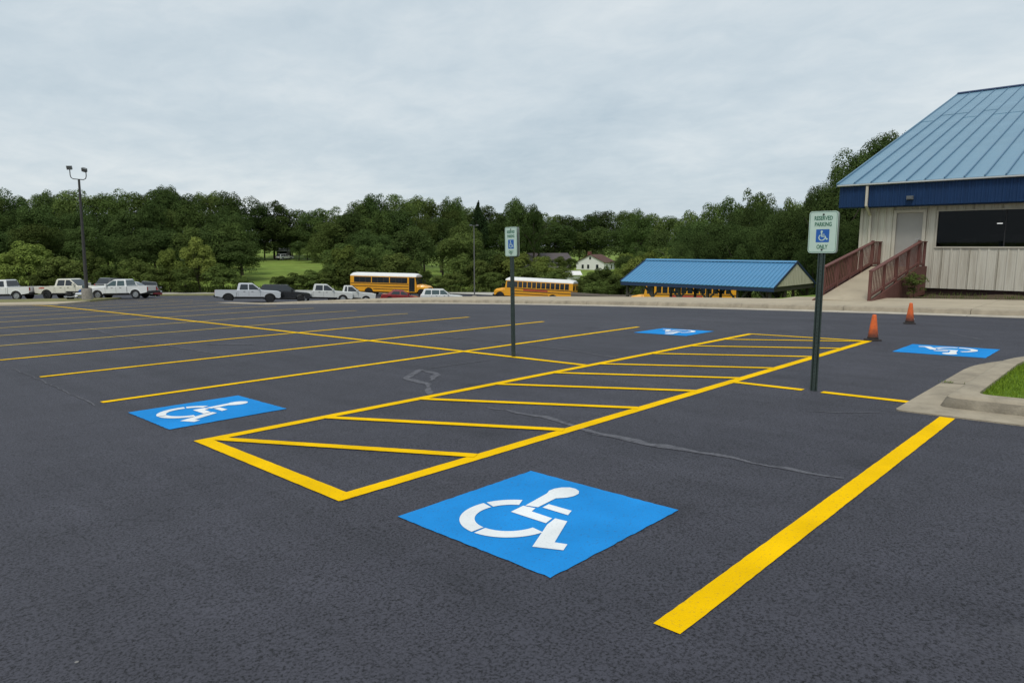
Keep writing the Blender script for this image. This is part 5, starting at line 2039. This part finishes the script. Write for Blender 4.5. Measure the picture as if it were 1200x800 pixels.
TREES = [
(-2.1, 272.9, 15.5, 11.4, 'd', 238), (2.1, 276.3, 17.4, 9.4, 'd', 57), (5.1, 252.7, 16.2, 11.5, 'd', 293), (9, 242.4, 16.1, 10.6, 'd', 199), (12.5, 234.1, 16.7, 10.7, 'm', 64),
(16.3, 228.8, 17, 11.4, 'd', 84), (23.4, 258.8, 16, 9.7, 'd', 93), (27.3, 258.3, 16.1, 11.9, 'm', 152), (26.4, 212.5, 15.3, 8.8, 'm', 33), (31.5, 222.9, 16.2, 11.1, 'm', 33),
(35.3, 217.8, 16.3, 11.1, 'm', 94), (40.7, 220.9, 17.8, 11, 'd', 183), (47.7, 232, 16.6, 8.4, 'm', 192), (48.3, 217.8, 17.8, 7.9, 'd', 319), (54.8, 230.1, 17.5, 9.4, 'm', 176),
(53.6, 208.9, 18, 11.9, 'm', 55), (58.7, 207.4, 17.2, 11.5, 'm', 18), (61, 197.1, 18, 12.1, 'm', 75), (64.2, 189.1, 17.9, 11.6, 'm', 351), (68, 183.8, 19, 8.3, 'd', 352),
(70.9, 180.5, 17.2, 9.6, 'd', 307), (77.7, 184.7, 18.2, 9.7, 'm', 128), (79.9, 178.4, 18.1, 9.6, 'd', 252), (88.5, 185.4, 17, 12.9, 'd', 322), (96, 186.2, 16.4, 9.3, 'd', 215),
(99.9, 183.8, 14, 13.5, 'm', 249), (102.7, 175.2, 13.6, 9.7, 'd', 57), (107.1, 173.1, 14.7, 13.3, 'm', 173), (97.3, 146.2, 15.9, 9.4, 'm', 32), (113.1, 160.3, 16.8, 11.9, 'd', 156),
(108.4, 143.9, 18.1, 10.7, 'm', 135), (121.2, 151, 19, 11.5, 'm', 332), (111.8, 130.9, 17.6, 11, 'm', 166), (173.2, 189.6, 21.5, 16.2, 'm', 178), (176.1, 180.6, 20.9, 16.7, 'd', 352),
(182.6, 174.8, 20.6, 12.9, 'd', 101), (202.1, 183.4, 19.8, 14.9, 'm', 87), (207.4, 177.8, 19, 15.2, 'm', 319), (210.9, 170.6, 18.2, 13.4, 'd', 81), (208.9, 160.3, 18.2, 12.3, 'd', 323),
(223.7, 163.2, 20.1, 18.4, 'd', 56), (206.7, 140.2, 19, 11.7, 'm', 179), (223.7, 144.1, 19.2, 15, 'm', 0), (239.6, 144.8, 18.1, 17.5, 'm', 18), (90.9, 51.1, 13.6, 5.1, 'm', 180),
(94.8, 50.3, 14.8, 6.5, 'm', 239), (100.5, 49.5, 15.9, 6.1, 'd', 311), (107, 49.2, 16.9, 6.6, 'm', 289), (103.8, 44.4, 16.3, 5.4, 'm', 219), (99.5, 39.9, 15.8, 5, 'm', 196),
(115.3, 43.2, 16, 6.5, 'm', 254), (-1.5, 204.6, 10.9, 6, 'd', 251), (0.8, 221.8, 13.1, 7.2, 'm', 318), (3.6, 219.8, 13.1, 7.7, 'd', 200), (5.7, 190.1, 12.4, 7.9, 'd', 18),
(9, 193.3, 12.8, 7.1, 'd', 150), (12.1, 197.2, 12.2, 10.5, 'm', 60), (15, 180.4, 12.7, 6.3, 'm', 172), (19, 193.6, 13.5, 9.5, 'd', 184), (22.8, 191.5, 13.3, 10, 'd', 129),
(26.1, 184.3, 13.3, 9.2, 'm', 279), (28.1, 171.7, 11.7, 7.7, 'm', 294), (33.3, 180.7, 12.4, 10.6, 'd', 243), (35.8, 169.4, 13.1, 9.7, 'd', 238), (41.9, 175.7, 12.5, 6.8, 'm', 221),
(43.1, 167.4, 13.3, 9.1, 'd', 73), (43.9, 154.4, 11.8, 8.8, 'd', 275), (47.1, 150.7, 12.5, 8.3, 'd', 117), (51.1, 149.8, 14.6, 6.3, 'd', 170), (57, 156.8, 13, 10.8, 'm', 249),
(55.6, 138.8, 13.9, 9.2, 'm', 56), (64.8, 148.3, 13.6, 7, 'd', 76), (62.7, 135.2, 12.1, 6.7, 'd', 318), (75.6, 122.5, 11.1, 8.3, 'm', 36), (79.5, 120.4, 13, 8.4, 'd', 319),
(81, 114.6, 13.1, 7.7, 'm', 250), (88.2, 117.3, 13.6, 10.3, 'd', 70), (94.7, 116.5, 13.1, 7, 'm', 148), (100.2, 116.9, 13.2, 9.1, 'd', 32), (98.8, 108, 12.5, 7.3, 'm', 68),
(168.8, 174.6, 15.7, 13.6, 'd', 9), (164.5, 160, 15.2, 14.4, 'd', 259), (171.9, 156, 13.9, 16, 'd', 55), (175.2, 147.3, 15.1, 14.7, 'd', 219), (183.4, 143.5, 11.4, 10.7, 'm', 251),
(186.3, 138.4, 13.1, 14.1, 'd', 148), (198.4, 137.4, 13, 12.7, 'd', 183), (206, 134.2, 11.3, 13.4, 'm', 18), (128.3, 78.3, 10.5, 8.8, 'd', 32), (72.7, 41.3, 10.1, 3.5, 'n', 20),
(78.4, 42.2, 10.9, 6.1, 'n', 178), (75.2, 37.1, 11.4, 4.5, 'n', 317), (87.5, 40.2, 13.8, 4.8, 'n', 98), (80.3, 34.4, 12.6, 3.9, 'n', 197), (90.3, 36.3, 13.4, 5.1, 'n', 56),
(85, 31.6, 12.7, 4, 'n', 120), (-1.3, 173, 8.4, 8.6, 'm', 161), (2.4, 184.8, 7.3, 8.6, 'm', 79), (5.5, 167.3, 8.7, 7.9, 'd', 122), (9.4, 173.9, 8.9, 6.6, 'd', 294),
(11.5, 163, 8.6, 6, 'd', 186), (14.6, 167.5, 8.6, 6.6, 'd', 239), (16.5, 156.5, 8, 6.5, 'd', 330), (20.1, 160.5, 9, 8.5, 'm', 31), (23.2, 154.5, 9.3, 8.2, 'd', 280),
(27.6, 156.6, 8.2, 9.1, 'd', 36), (29.6, 144.1, 9.7, 8.4, 'm', 27), (34.6, 146.6, 8.9, 8.3, 'd', 24), (36.4, 137.2, 9.5, 7.1, 'd', 19), (42.1, 143.4, 8.1, 6.9, 'd', 206),
(41.8, 130.5, 8.1, 6.5, 'd', 44), (46, 132.2, 9.4, 9.1, 'd', 109), (50.2, 129.2, 9.8, 7.5, 'm', 292), (54, 127.7, 10.1, 7.9, 'd', 157), (56.9, 123.4, 7.3, 9.1, 'd', 59),
(66.2, 104, 7.3, 7.3, 'm', 206), (70.4, 102.6, 9.7, 6.2, 'd', 356), (71.3, 97.7, 8.9, 7.1, 'd', 141), (74.1, 94.4, 10.6, 7.9, 'd', 146), (86.5, 95.7, 9.8, 9.3, 'm', 194),
(89.2, 90.5, 6.7, 8, 'd', 67), (105.2, 70.7, 5.7, 7.5, 'd', 9), (109.9, 68.4, 7.3, 8.5, 'm', 287), (65.1, 37.2, 7.1, 3.6, 'n', 134), (68.6, 36.7, 8.5, 4.2, 'n', 277),
(71.9, 35.6, 9.8, 4.8, 'n', 25), (75.1, 34, 9.7, 5.5, 'n', 132), (77.2, 31.6, 9.7, 5, 'n', 219), (74.2, 27.5, 8.8, 3.9, 'n', 83), (65.8, 148.4, 12.5, 8.6, 'd', 48),
(55.9, 126.9, 10.5, 8.7, 'm', 271), (91.2, 182.6, 11.1, 12, 'd', 322), (107.7, 197.1, 8.6, 12.3, 'd', 228), (101, 176.6, 9.8, 9.8, 'm', 219), (96.8, 173.8, 5.5, 5.2, 'd', 170),
(81.6, 131.8, 11.7, 9.8, 'm', 228), (78.8, 120.2, 9.6, 8.8, 'd', 236), (103, 196.3, 10.2, 11.6, 'm', 87), (95.9, 163.2, 5.4, 7.8, 'm', 24), (153.1, 143.7, 21.2, 9.5, 'd', 342),
(155.1, 138.8, 19.2, 5.7, 'd', 82), (126.4, 142.8, 19.9, 7.1, 'd', 272), (134.7, 141.3, 19.3, 3.9, 'f', 242), (169.8, 111.7, 17.3, 10, 'd', 251), (101, 143.3, 17.7, 8.6, 'd', 305),
(63.5, 176.9, 18.6, 9.3, 'd', 0), (25.2, 127.2, 7.3, 6.9, 'l', 53), (22.1, 127.6, 5.6, 5.2, 'l', 64), (28.1, 121.3, 5.2, 5.7, 's', 214), (31.6, 120.4, 6, 5.3, 's', 350),
(35.7, 113.3, 5.2, 5.2, 's', 26), (39.3, 109.5, 6.7, 3.9, 'l', 106), (42.5, 106.2, 8.4, 5, 'l', 0), (40.5, 106.8, 4, 5.2, 's', 16), (44.9, 103.6, 4.5, 5.2, 's', 295),
(37.6, 109.8, 4.2, 4.6, 's', 120), (33, 116.1, 4.1, 4.7, 's', 246), (26.3, 121.7, 3.7, 5.2, 's', 181), (19.7, 131.5, 6.2, 5.8, 'l', 201), (16.2, 136.6, 5.3, 5.8, 's', 237),
(12.6, 140.4, 6.5, 6.4, 'l', 110), (54.8, 99, 3, 4.6, 's', 103), (56.5, 97.2, 3.5, 4.6, 's', 141), (52, 99.1, 2.6, 3.2, 's', 102), (58.4, 95.3, 3.7, 4.6, 's', 155),
(47, 101.5, 2.7, 3.1, 's', 287), (62.2, 97.1, 7.3, 7, 'l', 264), (65.6, 93.5, 7.6, 7.6, 'm', 182), (67.1, 89.1, 6.2, 5.8, 's', 123), (67.9, 85.3, 4.9, 4.6, 's', 187),
(61.8, 91.7, 5.7, 6, 's', 180), (60.1, 96.3, 5.6, 4.7, 's', 127), (75.3, 83.4, 6.2, 5.1, 's', 339), (75.8, 79.9, 5.2, 4.7, 's', 31), (79.6, 78.8, 6.1, 5.6, 's', 316),
(81.6, 76.8, 6.7, 7, 'l', 253), (84.5, 73.7, 5.8, 6.2, 'l', 205), (83.8, 68.6, 4.3, 4.9, 's', 178), (80, 72.6, 4.1, 5.4, 's', 73), (80.9, 68.8, 3.5, 4.5, 's', 73),
(70.3, 79.9, 3.2, 4, 's', 122), (68.7, 81.6, 2.7, 2.9, 's', 250), (67.6, 82.7, 2.2, 2.7, 's', 195), (74.4, 75.5, 3.2, 4.8, 's', 19), (86.6, 65.7, 3.7, 4.6, 's', 48),
(89.6, 65.4, 4.5, 4.7, 's', 86), (86.3, 60.2, 3.8, 4.4, 's', 203), (88.3, 58.1, 6.6, 4.7, 'l', 50), (88.8, 60.4, 5.4, 4.5, 'l', 144), (82, 64.7, 2.7, 3.9, 's', 102),
(82.7, 61.1, 2.7, 4.3, 's', 165), (83.6, 57.2, 3.3, 4.3, 's', 244), (146.6, 121.6, 4.2, 4.8, 's', 349), (152.6, 122.5, 3.6, 3.9, 's', 240), (180.7, 122, 4.8, 8.1, 'l', 273),
(176, 151.6, 6.3, 7.6, 'p', 319), (175, 155.5, 6.8, 7.6, 'p', 46), (77.4, 46.3, 7.7, 4.9, 'l', 101), (81.5, 45, 8.4, 4.5, 'm', 192), (82.8, 52.3, 7.4, 4.8, 'l', 352),
(65.9, 20.7, 14.3, 3.9, 'n', 5), (69.1, 20.2, 15.8, 4.2, 'n', 53), (72.7, 19.4, 17, 4.5, 'n', 262), (62.7, 21.2, 12.3, 3.8, 'n', 309), (64, 22.8, 11.2, 3.6, 'n', 300),
(64.2, 22.5, 10.4, 4.7, 'n', 317), (63.4, 20.4, 11.4, 4.2, 'n', 94), (66.8, 19.8, 14, 4.2, 'n', 199), (72.5, 19.6, 16.6, 5, 'n', 11), (78.5, 19.1, 17.3, 5.3, 'n', 162),
(66.6, 25.8, 10, 4.8, 'n', 347), (68.8, 29.2, 9.9, 4.9, 'n', 13), (58.7, 19.6, 7.3, 3.1, 'n', 312), (57.8, 17.7, 7.3, 3, 'n', 159), (61.6, 22.3, 6.8, 3, 'n', 262),
(70.8, 32.9, 9, 4.6, 'n', 196), (72.6, 36.8, 10, 4.9, 'n', 256), (87.5, 18.3, 17.4, 5.7, 'n', 243),
]


# ================================================================== TREES
def crown_mesh(name, seed, lobes, per, leaf, m, shape, cz, rz_, rr, lob=(0.22, 0.40)):
    """leaf-sized faces over many rounded clumps set round a crown; unit tree of height 1 and spread 1"""
    g = np.random.default_rng(seed)
    cs, out_v = [], []
    for i in range(lobes):
        d = g.normal(size=3)
        d[2] = abs(d[2]) * (1 if g.random() < 0.60 else -1)
        d /= np.linalg.norm(d)
        q = g.uniform(0.50, 0.86) if i % 7 else g.uniform(0.05, 0.4)
        lr = g.uniform(*lob)
        p = d * q
        n = int(per * (lr / 0.3) ** 2)
        e = g.normal(size=(n, 3))
        e /= np.linalg.norm(e, axis=1)[:, None]
        e[:, 2] = np.where(e[:, 2] < -0.35, -e[:, 2], e[:, 2])
        rad = lr * (0.80 + 0.26 * g.random(n))
        c = p + e * rad[:, None] * np.array([1.0, 1.0, 0.8])
        pr = shape(min(max((p[2] + 1) / 2, 0), 1))
        c = np.stack([c[:, 0] * rr * pr, c[:, 1] * rr * pr, cz + c[:, 2] * rz_], axis=1)
        pp = shape((p[2] + 1) / 2)
        cs.append((p[0] * rr * pp, p[1] * rr * pp, cz + p[2] * rz_, lr))
        nn = e + g.normal(size=(n, 3)) * 0.30 + np.array([0, 0, 0.2])
        nn /= np.linalg.norm(nn, axis=1)[:, None]
        t = np.cross(nn, g.normal(size=(n, 3)))
        t /= np.linalg.norm(t, axis=1)[:, None]
        s = np.cross(nn, t)
        a = (leaf * g.uniform(0.55, 1.25, n))[:, None]
        b_ = a * g.uniform(0.5, 0.9, n)[:, None]
        sq = np.array([1.0, 1.0, 0.75])
        P = np.stack([c - t * a * sq, c - s * b_ * sq + t * a * 0.2 * sq, c + t * a * sq, c + s * b_ * sq - t * a * 0.1 * sq], axis=1)
        out_v.append(P.reshape(-1, 3))
    v = np.concatenate(out_v)
    v[:, 2] *= np.where(v[:, 2] > 0, 1.0 / np.percentile(v[:, 2], 99.7), 1.0)
    v[:, :2] *= 0.5 / np.percentile(np.hypot(v[:, 0], v[:, 1]), 97.5)
    n4 = len(v) // 4
    me = bpy.data.meshes.new(name)
    me.vertices.add(len(v))
    me.vertices.foreach_set('co', v.astype(np.float32).ravel())
    me.loops.add(len(v))
    me.loops.foreach_set('vertex_index', np.arange(len(v), dtype=np.int32))
    me.polygons.add(n4)
    me.polygons.foreach_set('loop_start', np.arange(0, len(v), 4, dtype=np.int32))
    me.polygons.foreach_set('loop_total', np.full(n4, 4, dtype=np.int32))
    me.update(calc_edges=True)
    me.materials.append(MAT[m])
    return me, cs


def trunk_mesh(name, cs, top, r0, seed, zsplit):
    rg = random.Random(seed)
    b = MB()
    bend = [rg.uniform(-0.03, 0.03) for _ in range(4)]
    b.tube([(0, 0, -0.03), (bend[0] * 0.4, bend[1] * 0.4, zsplit * 0.6), (bend[0], bend[1], zsplit), (bend[2], bend[3], top * 0.8)], [r0, r0 * 0.75, r0 * 0.6, r0 * 0.15], 7)
    for (x, y, z, lr) in rg.sample(cs, min(9, len(cs))):
        zs = zsplit * rg.uniform(0.75, 1.3)
        b.tube([(bend[0] * 0.8, bend[1] * 0.8, zs), (x * 0.5, y * 0.5, (zs + z) / 2 + 0.02), (x, y, z)], [r0 * 0.38, r0 * 0.24, r0 * 0.08], 5)
    return b.mesh(name, 'bark')


round_ = lambda t: 1.08 - 0.12 * t
egg = lambda t: 1.15 - 0.50 * t
conic = lambda t: max(0.06, 1.0 - t) * 1.05
bushy = lambda t: 1.12 - 0.25 * t
PROTO = {}
for key, m, shp, nvar, lobes, per, leaf, cz, rz_, r0 in (
        ('d', 'leaf_dark', round_, 6, 52, 260, 0.0140, 0.54, 0.46, 0.022),
        ('n', 'leaf_dark', round_, 4, 64, 520, 0.0100, 0.54, 0.46, 0.020),
        ('m', 'leaf_mid', round_, 5, 50, 260, 0.0140, 0.53, 0.47, 0.020),
        ('l', 'leaf_light', egg, 4, 40, 230, 0.0190, 0.51, 0.49, 0.020),
        ('s', 'leaf_shrub', bushy, 5, 34, 210, 0.0220, 0.48, 0.50, 0.018),
        ('f', 'leaf_fir', conic, 1, 50, 200, 0.0160, 0.55, 0.45, 0.020),
        ('p', 'leaf_purple', bushy, 1, 34, 150, 0.0220, 0.50, 0.50, 0.018)):
    for k in range(nvar):
        me, cs = crown_mesh('crown', 31 * k + ord(key), lobes, per, leaf, m, shp, cz, rz_, 0.42)
        PROTO.setdefault(key, []).append((me, trunk_mesh('trunk', cs, 0.95, r0, k + ord(key), 0.32 if key in 'dmn' else 0.2)))
KIND = {
    'n': ('broadleaf_tree', 'dark green broadleaf tree standing behind the pavilion and the metal building', 'tree', 'trees behind the pavilion and building'),
    'd': ('broadleaf_tree', 'tall dark green broadleaf tree %s', 'tree', 'dark trees'),
    'm': ('broadleaf_tree', 'mid green broadleaf tree %s', 'tree', 'mid green trees'),
    'l': ('young_tree', 'light yellow green young tree %s', 'tree', 'light young trees'),
    's': ('shrub', 'low bushy green shrub %s', 'shrub', 'shrubs'),
    'f': ('conifer', 'slim dark conifer rising above the wood', 'tree', None),
    'p': ('ornamental_tree', 'purplish leaved small tree beside the houses across the valley', 'tree', 'purplish trees by the houses'),
}
for i, (u, v, h, w, k, rot) in enumerate(TREES):
    nm, lb, ct, gp = KIND[k]
    cm, tm = PROTO[k][i % len(PROTO[k])]
    z = zt(u, v)
    px = 600 + 798 * (u * SH_ - v * CH_) / (u * CH_ + v * SH_)
    if k in 'dmls':
        where = ('behind the white trucks and the floodlight pole' if px < 285 else 'round the green meadow' if px < 395 else
                 'behind the bus with dark windows' if px < 560 else 'around the houses across the valley' if px < 760 else 'behind the blue roofed pavilion')
        lb, gp = KIND[k][1] % where, KIND[k][3] + ' ' + where
    root = thing(nm, lb, ct, (u, v, z - 0.05), R(rot), gp)
    sw = max(w, h * 0.34) * 1.05
    c = inst('crown', cm, root, scale=(sw, sw * rnd.uniform(0.9, 1.1), h))
    inst('trunk', tm, root, scale=(h, h, h))

# scrubby plant in front of the ramp
u, v = 26.9, 6.25
root = thing('scraggly_shrub', 'small scraggly green shrub growing against the timber ramp', 'shrub', (u, v, zg(u, v) + 0.05))
cm, cs = crown_mesh('crown', 77, 30, 70, 0.026, 'leaf_shrub', bushy, 0.54, 0.48, 0.42, (0.2, 0.36))
inst('crown', cm, root, scale=(1.5, 0.8, 0.95))
inst('trunk', trunk_mesh('trunk', cs, 0.9, 0.016, 5, 0.2), root, scale=(1.0, 0.75, 1.0))
spots = []
for _ in range(1500):
    u, v = rnd.uniform(25.1, 29.8), rnd.uniform(1.0, 6.3)
    if rnd.random() < 0.35 + 0.5 * math.sin(u * 2.3 + v * 1.7):
        spots.append((u, v, zg(u, v) + 0.05))
tag(blades('weeds', spots, 0.05, 0.2, 0.008, 'leaf_shrub'), 'sparse weeds in the soil bed under the long window', 'weeds', kind='stuff')
# rough grass hiding the foot of the shrubs and the meadow edge
spots = []
for _ in range(9000):
    X = rnd.uniform(-120, 45)
    Y = rnd.uniform(103.2, 112)
    u, v = from_view(X, Y)
    spots.append((u, v, zt(u, v)))
tag(blades('tall_grass', spots, 0.4, 1.1, 0.09, 'leaf_shrub'), 'tall rough grass along the far side of the pale road', 'grass', kind='stuff')
